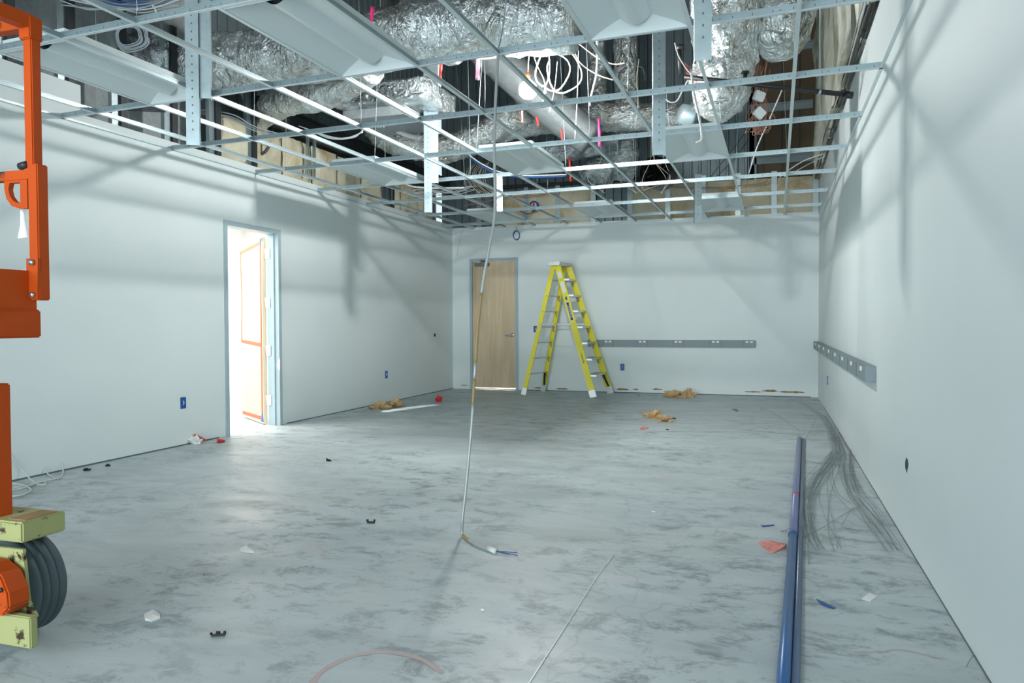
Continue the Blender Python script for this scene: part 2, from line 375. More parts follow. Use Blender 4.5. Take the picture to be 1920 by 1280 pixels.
h_ = MB().lathe([(.034, 0), (.034, .008), (.026, .014)], (hx, D+.004, hz), (0, -1, 0)).build('door_handle', 'steel', door_2)
MB().tube(cr([(hx, D-.0, hz), (hx, D-.045, hz), (hx-.03, D-.055, hz), (hx-.11, D-.05, hz-.004)], 5), [.014]*15+[.012], 10).build('lever', 'steel', h_)
lamp('gap_light', 'AREA', ((bx0+bx1)/2, D+.35, .35), 40, (1, .95, .85), .7, (radians(-90), 0, 0), .5)

# ------------------------------------------------------------------ framing above the left wall, insulation batts
for i, y in enumerate([-1.75, -1.1, -.42, .10, .62, 1.22, 1.82, 2.4]):
    o = MB().sweep([(-.02, -.046), (.02, -.046), (.02, -.03), (-.016, -.042), (-.016, .042), (.02, .03), (.02, .046), (-.02, .046)], (XL-.065, y, LW-.01), (XL-.065, y, 3.9), up=(0, 1, 0)).build('wall_stud', 'galv')
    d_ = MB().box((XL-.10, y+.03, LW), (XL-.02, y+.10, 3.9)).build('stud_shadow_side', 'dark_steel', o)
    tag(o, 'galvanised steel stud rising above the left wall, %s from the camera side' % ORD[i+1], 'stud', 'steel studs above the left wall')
ys = [1.9, 2.45, 3.05, 3.65, 4.25, 4.85, 5.45, 6.05, 6.65, 7.25, 7.8]
for i in range(len(ys)-1):
    if i in (6, 9): continue
    bm_ = MB(); nx, nz = 8, 6; z1 = 3.30+RU(-.03, .03); vs_ = []
    for a in range(nx+1):
        for c in range(nz+1):
            e = min(a, nx-a, c, nz-c) > 0
            vs_.append((XL-.10+(.05 if e else 0)+RU(-.012, .012), ys[i]+.02+(ys[i+1]-ys[i]-.04)*a/nx, LW+(z1-LW)*c/nz))
    bm_.add(vs_, [(a*(nz+1)+c, (a+1)*(nz+1)+c, (a+1)*(nz+1)+c+1, a*(nz+1)+c+1) for a in range(nx) for c in range(nz)], True)
    bm_.box((XL-.20, ys[i]+.02, LW), (XL-.12, ys[i+1]-.02, z1-.02))
    tag(bm_.build('insulation_batt', 'insulation'), 'tan kraft insulation batt above the left wall, %s toward the back corner' % ORD[i+1], 'insulation', 'insulation batts above the left wall')
o = MB().sweep([(-.06, -.12), (.06, -.12), (.06, -.10), (.008, -.10), (.008, .10), (.06, .10), (.06, .12), (-.06, .12), (-.06, .10), (-.008, .10), (-.008, -.10), (-.06, -.10)], (XL-.05, 2.5, 3.47), (XL-.05, D, 3.47)).build('steel_beam', 'dark_steel')
tag(o, 'dark steel I beam running above the left wall insulation', 'beam')
for (a, c, lb) in (((XL+.25, 3.1, 3.3), (XL+.25, 3.15, 2.75), 'left'),):
    o = MB().bar(W(575, 330, X=XL+.02), W(577, 245, X=XL+.02), .03, .03).bar(W(588, 335, X=XL+.02), W(590, 245, X=XL+.02), .03, .03).build('conduit_pair', 'galv')
    tag(o, 'pair of upright grey conduits in front of the left wall insulation', 'conduit')
# back wall insulation bays
xs = [.75, 1.2, 1.75, 2.35, 2.95, 3.55, 4.1, 4.62, 5.15, 5.74]
for i in range(len(xs)-1):
    if i in (3,): continue
    z1 = 3.36 if i < 3 else 3.32
    bm_ = MB(); nx, nz = 8, 6; vs_ = []
    lo_z = H+.03
    for a in range(nx+1):
        for c in range(nz+1):
            e = min(a, nx-a, c, nz-c) > 0
            vs_.append((xs[i]+.02+(xs[i+1]-xs[i]-.04)*a/nx, D+.07-(.04 if e else 0)+RU(-.012, .012), lo_z+(z1-lo_z)*c/nz))
    bm_.add(vs_, [(a*(nz+1)+c, (a+1)*(nz+1)+c, (a+1)*(nz+1)+c+1, a*(nz+1)+c+1) for a in range(nx) for c in range(nz)], True)
    bm_.box((xs[i]+.02, D+.09, lo_z), (xs[i+1]-.02, D+.13, z1-.02))
    tag(bm_.build('insulation_batt', 'insulation'), 'tan insulation batt in the framing above the back wall, %s from the left corner' % ORD[i+1], 'insulation', 'insulation batts above the back wall')
for i, x in enumerate([.35]+xs):
    o = MB().sweep([(-.02, -.04), (.02, -.04), (.02, -.03), (-.016, -.036), (-.016, .036), (.02, .03), (.02, .04), (-.02, .04)], (x, D+.06, H+.02), (x, D+.06, 3.42), up=(1, 0, 0)).build('wall_stud', 'galv')
    tag(o, 'short steel stud above the back wall, %s from the left corner' % ORD[i+1], 'stud', 'steel studs above the back wall')
o = MB().bar((XL, D+.03, 3.43), (3.3, D+.03, 3.43), .06, .05).build('framing_track', 'dark_steel'); tag(o, 'dark horizontal track capping the framing above the back wall', 'track')
# white insulation on the right wall above the drywall
def batt_right(y0, y1, z0, z1, m, label, dep=.16):
    bm_ = MB(); ny, nz = 10, 26; vs_ = []
    for a in range(ny+1):
        for c in range(nz+1):
            y = y0+(y1-y0)*a/ny; z = z0+(z1-z0)*c/nz; e = min(a, ny-a)/2.0; e = min(1, e)
            nv = noise.noise(Vector((y*2.2, z*1.4, 3)))
            vs_.append((XR+.12-dep*e*(.8+.5*nv), y+.05*noise.noise(Vector((z*4, a, 1)))*(a in (0, ny)), z))
    bm_.add(vs_, [(a*(nz+1)+c, (a+1)*(nz+1)+c, (a+1)*(nz+1)+c+1, a*(nz+1)+c+1) for a in range(ny) for c in range(nz)], True)
    tag(bm_.build('insulation_batt', m, fix=False), label, 'insulation', 'white faced insulation above the right wall')
yy = [7.95, 6.9, 5.9, 4.9, 3.9, 2.9, 1.9, .9, -.1]
for i in range(len(yy)-1):
    batt_right(yy[i+1], yy[i], 3.245, 6.2, 'insulation_white', 'torn white faced insulation blanket above the right wall, %s from the back corner' % ORD[i+1], .17 if i % 2 else .24)

# ------------------------------------------------------------------ suspended ceiling grid
TX = [.2527, .8081, 1.3439, 1.9051, 2.462, 3.0194, 3.5643, 4.135, 4.6973, 5.2498]
RY = {-2: -2.38, -1: -1.16, 0: .0318, 1: 1.2076, 2: 2.4289, 3: 3.6210, 4: 4.8172, 5: 6.1202, 6: 7.3682}
SL = -.0658
def G(j, k, dz=0):
    y = RY[k]; x = TX[j]
    for _ in range(3): yy_ = y+SL*x; x = TX[j]+.0054*yy_
    return Vector((x, yy_, H+dz))
def main_tee(p0, p1, label):
    b = MB(); L = (p1-p0).length; n_ = int(L/.1524*1.5)
    b.cur = 0; b.sweep([(-.012, 0), (.012, 0), (.012, .002), (-.012, .002)], p0, p1)
    b.cur = 1; b.sweep([(-.0012, .002), (.0012, .002), (.0012, .034), (.004, .034), (.004, .042), (-.004, .042), (-.004, .034), (-.0012, .034)], p0, p1)
    b.cur = 2; d = (p1-p0).normalized()
    for i in range(n_):
        c = p0+d*(L*(i+.5)/n_)+Vector((0, 0, .02))
        b.bar(c-d*.0025, c+d*.0025, .0030, .012)
        if i % 3 == 0: b.bar(c+d*.03, c+d*.042, .0032, .004)
    o = b.build('ceiling_main_runner', ['grid_white', 'grid_web', 'slot_dark'], fix=False)
    return tag(o, label, 'ceiling grid runner', 'main runners of the suspended ceiling')
rows = [-1, 0, 1, 2, 3, 4, 5, 6]
for i, k in enumerate(rows):
    main_tee(Vector((XL, RY[k]+SL*XL, H)), Vector((XR, RY[k]+SL*XR, H)), 'long slotted ceiling runner from left wall to right wall, %s from the back wall' % ORD[len(rows)-i])
def cross_tee(p0, p1, label):
    b = MB(); b.sweep([(-.012, -.001), (.012, -.001), (.012, .0018), (-.012, .0018)], p0, p1)
    b.cur = 1; b.sweep([(-.0012, .002), (.0012, .002), (.0012, .026), (.0035, .026), (.0035, .033), (-.0035, .033), (-.0035, .026), (-.0012, .026)], p0, p1)
    o = b.build('ceiling_cross_tee', ['grid_white', 'grid_web'], fix=False)
    return tag(o, label, 'ceiling grid tee', 'cross tees of the suspended ceiling')
kk = [-2]+rows
for j in range(10):
    for i, k in enumerate(kk):
        if k == -2 and j > 3: continue
        p0 = G(j, k); p1 = G(j, kk[i+1]) if i+1 < len(kk) else Vector((TX[j]+.04, D, H))
        bay = len(kk)-i
        cross_tee(p0, p1, 'white cross tee, %s from the left wall, in the %s bay from the back wall' % (ORD[j+1], ORD[bay]))
def wall_angle(p0, p1, side, label):
    x = 1 if side == 'n' else 1
    b = MB(); b.sweep([(0, 0), (.022*x, 0), (.022*x, .0015), (.0015, .0015), (.0015, .022), (0, .022)], p0, p1)
    return tag(b.build('wall_angle', 'grid_white'), label, 'wall angle', 'wall angles of the suspended ceiling')
wall_angle((XL, YB+1, H), (XL, D, H), 'l', 'white angle strip on the left wall carrying the ceiling grid')
wall_angle((XR, D, H), (XR, YB+1, H), 'r', 'white angle strip on the right wall carrying the ceiling grid')
wall_angle((XL, D, H), (XR, D, H), 'b', 'white angle strip on the back wall carrying the ceiling grid')

# troffer light fixtures (unlit), rows of three
def troffer(j, k, label):
    a, b_, c, d = G(j, k), G(j+1, k), G(j+1, k+1), G(j, k+1)
    def P(u, v, z): return a*(1-u)*(1-v)+b_*u*(1-v)+c*u*v+d*(1-u)*v+Vector((0, 0, z))
    ctr = P(.5, .5, .004); t = thing('troffer_light', label, 'ceiling light', ctr, 'recessed troffer lights in the ceiling grid')
    e, e2 = .022, .012; z0 = .004
    # housing: shell with flat rim, sloped ends and two reflector wings either side of a centre lens
    U = [.025, .05, .36, .37]; V0, V1 = .09, .91
    b = MB()
    prof = [(.025, .003), (.06, .010), (.20, .028), (.335, .050), (.345, .050)]
    zc = .062
    for side in (0, 1):
        f_ = (lambda u: u) if side == 0 else (lambda u: 1-u)
        n_ = 6; vs_ = []
        for i in range(n_+1):
            q = i/n_; u = .025+(.345-.025)*q; z = .003+(zc-.003)*(q**.8); v0 = .02+(V0-.02)*q
            vs_ += [P(f_(u), v0, z), P(f_(u), 1-v0, z)]
        b.add(vs_, [(2*i, 2*i+2, 2*i+3, 2*i+1) for i in range(n_)], True)
    for e_ in (0, 1):
        g_ = (lambda v: v) if e_ == 0 else (lambda v: 1-v)
        n_ = 6; vs_ = []
        for i in range(n_+1):
            q = i/n_; u = .025+(.345-.025)*q; z = .003+(zc-.003)*(q**.8); v0 = .02+(V0-.02)*q
            vs_ += [P(u, g_(v0), z), P(1-u, g_(v0), z)]
        b.add(vs_, [(2*i, 2*i+2, 2*i+3, 2*i+1) for i in range(n_)], True)
    b.build('reflector', 'troffer_white', t, fix=False)
    b = MB(); bars = []
    n_ = 10; vs_ = []
    for i in range(n_+1):
        u = .345+.31*i/n_; z = .062-.046*sin(pi*i/n_)
        vs_ += [P(u, V0+.0, z), P(u, V1-.0, z)]
    b.add(vs_, [(2*i, 2*i+2, 2*i+3, 2*i+1) for i in range(n_)], True)
    b.build('lens', 'lens_grey', t, fix=False)
    b = MB()
    top = [P(.02, .02, .075), P(.98, .02, .075), P(.98, .98, .075), P(.02, .98, .075)]; bot = [P(.02, .02, .0), P(.98, .02, .0), P(.98, .98, .0), P(.02, .98, .0)]
    b.add(bot+top, [(4, 5, 6, 7)]+[(i, (i+1) % 4, 4+(i+1) % 4, 4+i) for i in range(4)]); 
    q = P(.35, .45, .075); q2 = P(.65, .6, .12); b.box(q, q2)
    b.build('housing', 'troffer_white', t, fix=False)
    b = MB()
    for (u0_, v0_, u1_, v1_) in ((.02, .0, .98, .02), (.02, .98, .98, 1.0), (.02, .02, .025, .98), (.975, .02, .98, .98)):
        b.add([P(u0_, v0_, .002), P(u1_, v0_, .002), P(u1_, v1_, .002), P(u0_, v1_, .002)], [(0, 1, 2, 3)])
    b.build('rim', 'troffer_white', t, fix=False)
for k, rl in ((-1, 'nearest row'), (2, 'middle row'), (5, 'far row by the back wall')):
    for j, cl in ((1, 'leftmost'), (4, 'central'), (7, 'rightmost')):
        troffer(j, k, 'unlit white troffer light fixture, %s in the %s' % (cl, rl))

# hanging studs that drop through the grid
def drop_stud(name_lbl, x, y, z0, z1, w_, d_, m='galv', ang=0, back=True):
    t = thing('drop_stud', name_lbl, 'stud', (x, y, z0), 'steel studs hanging down through the ceiling grid')
    c, s_ = cos(ang), sin(ang)
    def tr(p): return (x+p[0]*c-p[1]*s_, y+p[0]*s_+p[1]*c)
    prof = [(-w_/2, 0), (w_/2, 0), (w_/2, d_), (w_/2-.012, d_), (w_/2-.012, d_-.003), (w_/2-.003, d_-.003), (w_/2-.003, .003), (-w_/2+.003, .003), (-w_/2+.003, d_-.003), (-w_/2+.012, d_-.003), (-w_/2+.012, d_), (-w_/2, d_)]
    q = [tr(p) for p in prof]; k = len(q)
    b = MB(); b.add([(a, b2, z0) for a, b2 in q]+[(a, b2, z1) for a, b2 in q], [tuple(range(k))[::-1], tuple(range(k, 2*k))]+[(i, (i+1) % k, k+(i+1) % k, k+i) for i in range(k)])
    b.build('channel', m, t)
    b = MB(); z = z0+.1
    while z < z1-.05:
        a0 = tr((-.004, -.0015)); a1 = tr((.004, -.0015)); 
        b.add([(a0[0], a0[1], z), (a1[0], a1[1], z), (a1[0], a1[1], z+.012), (a0[0], a0[1], z+.012)], [(0, 1, 2, 3)]); z += .055
    b.build('slots', 'slot_dark', t, fix=False)
    if back:
        b = MB(); q = [tr((p[0]*.9+w_*.9, p[1]+.03)) for p in prof]
        zb = z0+.33
        b.add([(a, b2, zb) for a, b2 in q]+[(a, b2, z1) for a, b2 in q], [tuple(range(k))[::-1], tuple(range(k, 2*k))]+[(i, (i+1) % k, k+(i+1) % k, k+i) for i in range(k)])
        b.build('channel', m, t)
A = YAW
p1 = W(362, 272, Z=2.36); drop_stud('galvanised drop stud in front of the leftmost nearest troffer', p1.x, p1.y, 2.36, 5.2, .085, .06, ang=.55)
p2 = W(803, 398, Z=2.36); drop_stud('doubled drop stud beside the leftmost middle troffer', p2.x, p2.y, 2.36, 4.2, .085, .06, ang=A+.1)
p3 = W(937, 396, Z=2.54); drop_stud('short drop stud left of centre close to the back wall', p3.x, p3.y, 2.54, 3.0, .07, .04, ang=A, back=False)
p4 = W(1318, 113, Z=2.36); drop_stud('drop stud at the top right, beside the rightmost nearest troffer', p4.x, p4.y, 2.36, 4.6, .078, .05, ang=.15, back=False)
p5 = W(1236, 290, Z=2.36); drop_stud('drop stud hanging left of the rightmost middle troffer', p5.x, p5.y, 2.36, 3.75, .092, .05, ang=A-.1, back=False)
p6 = W(1309, 417, Z=2.36); drop_stud('drop stud hanging beyond the rightmost middle troffer', p6.x, p6.y, 2.36, 2.95, .085, .05, ang=A, back=False)

# hanger wires
for k in rows[:-1]:
    for j in (0, 2, 4, 6, 8, 9) if k % 2 == 0 else (1, 3, 5, 7, 9):
        p = G(j, k, .04); top = p+Vector((RU(-.18, .18), RU(-.1, .1), RU(1.9, 2.7)))
        o = MB().tube([p, p+Vector((.004, 0, .05)), p.lerp(top, .5)+Vector((RU(-.02, .02), 0, 0)), top], .0022, 5).build('hanger_wire', 'grid_web', fix=False)
        tag(o, 'hanger wire on the %s runner from the back wall, %s cross tee from the left' % (ORD[len(rows)-rows.index(k)], ORD[j+1]), 'wire', 'hanger wires of the ceiling grid')

# ------------------------------------------------------------------ foil wrapped ducts above the grid
def duct(pts, r, m, label, amp=.05, ridge=.0, seed=1, n=30, k=10, sq=0, group=None, fine=1.0):
    P = cr(pts, k); 
    if isinstance(r, (list, tuple)):
        rs = []
        for i in range(len(P)):
            t = i/(len(P)-1)*(len(r)-1); a = int(min(t, len(r)-2)); rs.append(r[a]*(1-(t-a))+r[a+1]*(t-a))
    else: rs = [r]*len(P)
    off = Vector((seed*3.1, seed*1.7, seed))
    def j(q, p, i, a):
        d = q-p
        f = 1+amp*2*noise.noise(q*5*fine+off)+amp*1.6*noise.noise(q*13*fine+off)+ridge*sin(i*2.2)
        f += amp*1.3*(.22-abs(noise.noise(Vector((q.x*7, q.y*7, q.z*2.2))*fine+off)))+amp*.9*(.2-abs(noise.noise(q*19*fine+off)))
        f += .25*amp*noise.noise(Vector((a*3, i*.9, seed)))*2
        if sq: f *= 1/max(abs(cos(a)), abs(sin(a)))**sq
        return p+d*f
    return tag(MB().tube(P, rs, n, True, j).build('duct', m, fix=False), label, 'duct', group)
Y1 = 1.6
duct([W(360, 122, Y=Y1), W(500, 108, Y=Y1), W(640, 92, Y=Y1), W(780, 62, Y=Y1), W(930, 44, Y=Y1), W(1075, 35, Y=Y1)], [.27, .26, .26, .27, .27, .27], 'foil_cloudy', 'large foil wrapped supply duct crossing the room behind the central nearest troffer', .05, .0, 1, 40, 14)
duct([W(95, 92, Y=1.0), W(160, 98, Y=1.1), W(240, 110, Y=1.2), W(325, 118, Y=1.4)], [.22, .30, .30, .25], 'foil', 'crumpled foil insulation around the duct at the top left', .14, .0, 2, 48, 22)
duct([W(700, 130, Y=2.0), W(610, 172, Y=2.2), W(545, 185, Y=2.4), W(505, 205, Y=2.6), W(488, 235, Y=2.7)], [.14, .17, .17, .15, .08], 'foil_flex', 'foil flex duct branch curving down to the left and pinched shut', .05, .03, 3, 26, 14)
# box duct and its grey register plenum
b = MB(); a_, b_, c_ = W(650, 150, Y=2.9), W(815, 165, Y=2.9), W(700, 200, Y=2.9)
tb = thing('duct', 'boxy foil covered plenum under the large duct, left of the work light', 'duct', W(740, 180, Y=3.0))
def crumple_box(x0, x1, y0, y1, z0, z1, m, parent, name, amp=.03):
    bm = bmesh.new(); bmesh.ops.create_cube(bm, size=1); bmesh.ops.subdivide_edges(bm, edges=bm.edges[:], cuts=9, use_grid_fill=True)
    vs_ = []
    for v in bm.verts:
        p = Vector((x0+(v.co.x+.5)*(x1-x0), y0+(v.co.y+.5)*(y1-y0), z0+(v.co.z+.5)*(z1-z0)))
        p += Vector((noise.noise(p*7), noise.noise(p*7+Vector((9, 0, 0))), noise.noise(p*7+Vector((0, 9, 0)))))*amp*2; vs_.append(p)
    fs_ = [[v.index for v in f.verts] for f in bm.faces]; bm.free()
    return MB().add(vs_, fs_, True).build(name, m, parent, fix=False)
crumple_box(a_.x-.05, b_.x, 2.7, 3.5, 3.46, 3.66, 'foil', tb, 'foil_wrap', .012)
MB().box((a_.x-.05, 2.9, 3.36), (b_.x-.35, 3.7, 3.46)).build('plenum_body', 'grey_board', tb)
duct([W(900, 85, Y=3.75), W(975, 150, Y=3.85), W(1040, 208, Y=3.95), W(1110, 262, Y=4.05)], [.20, .21, .21, .19], 'foil_grey', 'grey foil duct running down diagonally behind the work light', .03, 0, 4, 30, 12)
duct([W(690, 235, Y=4.6), W(740, 262, Y=4.8), W(830, 278, Y=5), W(890, 262, Y=5), W(935, 235, Y=5), W(985, 208, Y=4.9)], [.16, .19, .19, .18, .17, .15], 'foil_flex', 'foil flex duct snaking left of centre under the work light', .07, .035, 5, 28, 14)
duct([W(930, 245, Y=5.4), W(1010, 225, Y=5.3), W(1085, 222, Y=5.2), W(1160, 220, Y=5.3), W(1240, 218, Y=5.2), W(1300, 224, Y=5.1)], [.16, .19, .18, .17, .17, .15], 'foil_flex', 'ribbed foil flex duct lying level behind the centre of the ceiling grid', .06, .04, 6, 28, 14)
duct([W(960, 290, Y=5.8), W(1040, 285, Y=5.8), W(1100, 275, Y=5.8), W(1160, 262, Y=5.8)], [.12, .14, .15, .14], 'foil', 'crumpled foil duct below the level flex duct', .09, .02, 12, 26, 14)
duct([W(1150, 245, Y=6.2), W(1165, 290, Y=6.3), W(1160, 335, Y=6.4)], [.24, .25, .2], 'foil', 'dark creased foil duct dropping behind the grid right of centre', .07, .03, 7, 28, 16)
duct([W(1090, 330, Y=6.2), W(1120, 318, Y=6.2), W(1150, 325, Y=6.2)], [.14, .2, .16], 'foil', 'short crumpled foil elbow at the foot of the creased duct', .12, 0, 13, 28, 14)
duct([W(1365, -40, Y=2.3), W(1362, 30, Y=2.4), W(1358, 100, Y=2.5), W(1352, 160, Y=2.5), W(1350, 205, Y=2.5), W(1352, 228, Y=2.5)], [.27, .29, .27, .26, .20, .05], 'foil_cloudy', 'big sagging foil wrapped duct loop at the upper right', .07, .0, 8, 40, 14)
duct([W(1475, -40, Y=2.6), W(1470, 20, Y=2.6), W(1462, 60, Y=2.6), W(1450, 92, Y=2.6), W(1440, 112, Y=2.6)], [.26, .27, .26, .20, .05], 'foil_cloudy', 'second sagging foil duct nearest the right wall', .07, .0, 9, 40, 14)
duct([W(1115, 40, Y=6.6), W(1120, 130, Y=6.6), W(1118, 215, Y=6.6)], [.14, .14, .14], 'foil_cloudy', 'left one of two upright foil ducts against the ribbed metal wall', .03, .02, 10, 24, 12, group='upright ducts')
duct([W(1172, 40, Y=6.4), W(1174, 130, Y=6.4), W(1176, 215, Y=6.4)], [.17, .17, .17], 'foil_cloudy', 'right one of two upright foil ducts against the ribbed metal wall', .03, .02, 11, 24, 12, group='upright ducts')
p = W(1222, 322, Y=5.6); t = thing('sheet_metal_collar', 'open black round duct end behind the grid right of centre', 'duct', p)
MB().lathe([(.20, 0), (.205, .3), (.195, .3), (.19, .02)], p+Vector((.03, 0, 0)), (.25, 1, 0), 28, False).build('collar', 'black', t); MB().lathe([(.19, .1), (.001, .1)], p+Vector((.03, 0, 0)), (.25, 1, 0), 28).build('damper', 'black', t)
# round white junction boxes / damper by the right duct
p = W(1296, 218, Y=3.4); t = thing('duct_damper', 'grey round take-off collar left of the big sagging duct', 'duct fitting', p)
MB().lathe([(.13, 0), (.14, .03), (.10, .05), (.09, .12)], p, (-.7, -.5, .2), 26).build('flange', 'grid_web', t); MB().box(p+Vector((-.0, -.1, -.05)), p+Vector((.1, -.02, .06))).build('actuator', 'raceway', t)
for i, (px, py) in enumerate(((1420, 180), (1418, 210))):
    p = W(px, py, Y=2.6); o = MB().box(p-Vector((.045, .03, .04)), p+Vector((.045, .03, .04))).build('control_box', 'white_plastic', bevel=.006)
    o.rotation_euler = (.2, .3+i*.4, .5)
    tag(o, ('upper', 'lower')[i]+' small white control box hanging in red wires by the sagging duct', 'control box')

# sprinkler pipe
q0, q1 = W(1283, 144, Y=2.08), W(1592, 178, Y=2.2); t = thing('sprinkler_pipe', 'black sprinkler pipe passing under the sagging ducts toward the right wall', 'pipe', (q0+q1)/2)
MB().tube([q0, q1], .020, 14).build('pipe', 'black', t); d_ = (q1-q0).normalized(); MB().tube([q1-d_*.03, q1+d_*.03], .028, 14).build('end_cap', 'black', t)
s0 = W(1397, 154, Y=2.12); MB().tube([s0, s0+Vector((0, 0, .07))], .018, 12).tube([s0+Vector((0, 0, .07)), s0+Vector((0, 0, .085))], .035, 12).build('sprinkler_head', 'black', t)
h0 = W(1537, 172, Y=2.18); MB().tube([h0+Vector((0, 0, -.02)), h0+Vector((0, 0, 2.6))], .006, 6).build('hanger_rod', 'galv', t); MB().lathe([(.026, -.01), (.026, .01)], h0, d_, 16).build('pipe_clamp', 'galv', t)
g0 = W(1272, 85, Y=2.8); o = MB().tube([g0, W(1277, 140, Y=2.8)], .024, 12).tube([W(1268, 90, Y=2.8), W(1283, 88, Y=2.8)], .03, 12).build('black_fitting', 'black'); tag(o, 'short black threaded pipe hanging upright left of the sagging duct', 'pipe')

# ------------------------------------------------------------------ work light
t = thing('work_light', 'glowing bare work bulb hanging above the ceiling grid', 'lamp', BULB)
bm = [(0.001, -.10), (.045, -.092), (.075, -.06), (.085, -.015), (.074, .03), (.04, .06), (.02, .08)]
o = MB().lathe(bm, BULB, (0, 0, 1), 24).build('bulb', 'bulb_glow', t); o.visible_shadow = True
MB().lathe([(.02, .07), (.022, .12), (.012, .14)], BULB, (0, 0, 1), 16).build('socket', 'orange_tape', t)
MB().tube(cr([BULB+Vector((0, 0, .14)), BULB+Vector((.0, .05, .5)), BULB+Vector((-.03, .1, 1.4)), BULB+Vector((.05, .1, 2.9))]), .005, 6).build('cord', 'cable_cream', t)

# ------------------------------------------------------------------ cables above the grid
def cw(px, r, m, label, Y, group=None, n=6):
    pts = [W(a[0], a[1], Y=Y+(a[2] if len(a) > 2 else 0)) for a in px]; return cable(pts, r, m, label, group, n=n)
def ring(cx, cy, rx, ry, Y, r, m, label, turns=1, a0=0, ext=()):
    pts = []; n_ = int(18*turns)
    for i in range(n_+1):
        a = a0+2*pi*i/18; w_ = 1+.06*sin(i*1.3)
        pts.append((cx+rx*w_*cos(a), cy+ry*w_*sin(a), .03*i/18))
    return cw(pts+list(ext), r, m, label, Y)
ring(1036, 133, 32, 36, 2.5, .008, 'cable_cream', 'left loop of a thick pale cable coil beside the work light', 1.0, 2.2)
ring(1058, 136, 32, 38, 2.6, .008, 'cable_cream', 'right loop of a thick pale cable coil beside the work light', .9, -1.8)
cw([(1119, 60), (1120, 100), (1118, 140), (1111, 170), (1107, 186), (1106, 198)], .010, 'cable_white', 'thick white cable end hanging right of the coil', 2.6)
cw([(1085, 82), (1120, 108), (1150, 120), (1172, 118)], .006, 'cable_cream', 'cream cable sagging between the coil and the upright ducts', 3)
cw([(1078, 100), (1090, 120), (1120, 140), (1150, 150)], .006, 'cable_cream', 'cream cable sagging below the first toward the upright ducts', 3)
cw([(1024, 92), (1030, 110), (1030, 140), (1022, 165), (1018, 190)], .006, 'cable_white', 'white cable hanging straight through the left coil loop', 2.7)
cw([(1000, 98), (1006, 120), (1020, 150), (1024, 175)], .005, 'cable_white', 'thin white cable drooping from the grid into the coil', 2.7)
cw([(1085, 95), (1084, 130), (1082, 190), (1078, 262)], .004, 'cable_white', 'long thin white cable hanging right of the coil loops', 2.9)
cw([(1045, 115), (1040, 165), (1030, 210)], .004, 'cable_white', 'thin straight tail hanging from the coil bottom', 2.7)
cw([(1198, 110), (1194, 150), (1196, 200), (1190, 240)], .005, 'cable_cream', 'amber cable hanging beside the right upright duct', 4.5)
cw([(1185, 135), (1192, 125), (1205, 128), (1210, 150)], .005, 'cable_dark', 'dark cable hook beside the right upright duct', 4.5)
cw([(1265, 80), (1275, 110), (1300, 140), (1330, 125), (1345, 120)], .006, 'cable_white', 'white cable looping across the front of the sagging duct', 2.0)
cw([(1248, 186), (1258, 192), (1270, 188), (1282, 165), (1290, 150)], .006, 'cable_white', 'white curly cable left of the grey collar', 2.4)
cw([(1296, 130), (1300, 170), (1310, 215), (1315, 245), (1315, 262), (1305, 268)], .009, 'cable_white', 'thick cable with a hooked end hanging over the right troffer', 2.0)
cw([(1468, 165), (1440, 230), (1420, 275), (1404, 325)], .007, 'cable_white', 'pale cable slanting down behind the right side of the grid', 3.6)
cw([(1545, 288), (1510, 300), (1480, 318), (1462, 332)], .007, 'cable_white', 'pale cable swooping to the right wall under the insulation', 5.2)
cw([(1548, 292), (1515, 308), (1490, 322), (1470, 331)], .006, 'cable_white', 'second pale cable swooping beside the first at the right wall', 5.3)
cw([(1400, 245), (1370, 285), (1345, 315), (1330, 335)], .007, 'cable_dark', 'upper of two dark cables slanting over the ribbed wall', 7)
cw([(1404, 262), (1375, 300), (1350, 325), (1335, 338)], .007, 'cable_dark', 'lower of two dark cables slanting over the ribbed wall', 7)
# red wires hanging by the sagging duct
random.seed(11)
for i in range(16):
    x = RU(1414, 1436); pts = [(x+RU(-8, 8), RU(105, 135)), (x+RU(-6, 6), 165), (x+RU(-10, 10), RU(190, 215)), (x+RU(-22, 18), RU(222, 240)), (x+RU(-24, 10), RU(236, 256)), (x+RU(-2, 22), RU(210, 236))]
    cw(pts, .0025, 'cable_copper', 'thin copper red control wire hanging in a tangle beside the sagging duct', 2.65, 'red control wires beside the sagging duct', 4)
for i in range(5):
    y = 118+i*6; cw([(1284+i, y), (1300, y+14+RU(-4, 4)), (1322, y+16), (1345+RU(0, 20), y+8+RU(-8, 8))], .0025, 'red', 'thin red wire draped around the sprinkler pipe left end', 2.35, 'red wires on the sprinkler pipe', 4)
# left coils and bundles
random.seed(5)
for i in range(9):
    r_ = 24+i*1.6; ring(240+i*1.2+RU(-2, 2), 66+i*.8+RU(-2, 2), r_*.85, r_*.72, .3, .0045, 'cable_grey', 'white cable loop in the coil over the top left foil, %s from its centre' % ORD[i+1], 1, 0)
for i in range(16):
    y = RU(-14, 22); e_ = RU(-6, 6); pts = [(110+RU(-10, 10), y-12), (160+RU(-8, 8), y+e_), (215, 12+y*.5+RU(-4, 4)), (270+RU(-8, 8), 12+y*.5+e_), (335+RU(-6, 10), y*.7-4+RU(-6, 4))]
    cw(pts, .005, ('cable_grey', 'cable_blue', 'cable_white', 'cable_grey', 'cable_grey')[i % 5], 'loosely bundled data cable crossing above the top left corner of the grid', -.1+.01*i, 'data cable bundle at the top left')
cw([(285, 8), (292, 22), (280, 33), (262, 32)], .006, 'cable_white', 'single white cable curling out under the top left bundle', -.2)
for i in range(8):
    r_ = 17+i*1.5; ring(603+i*.5, 326+i*.3, r_*.8, r_*1.15, 4.6, .006, 'cable_grey', 'grey cable loop in the coil hanging at the left wall insulation, %s from its centre' % ORD[i+1], 1, 0)
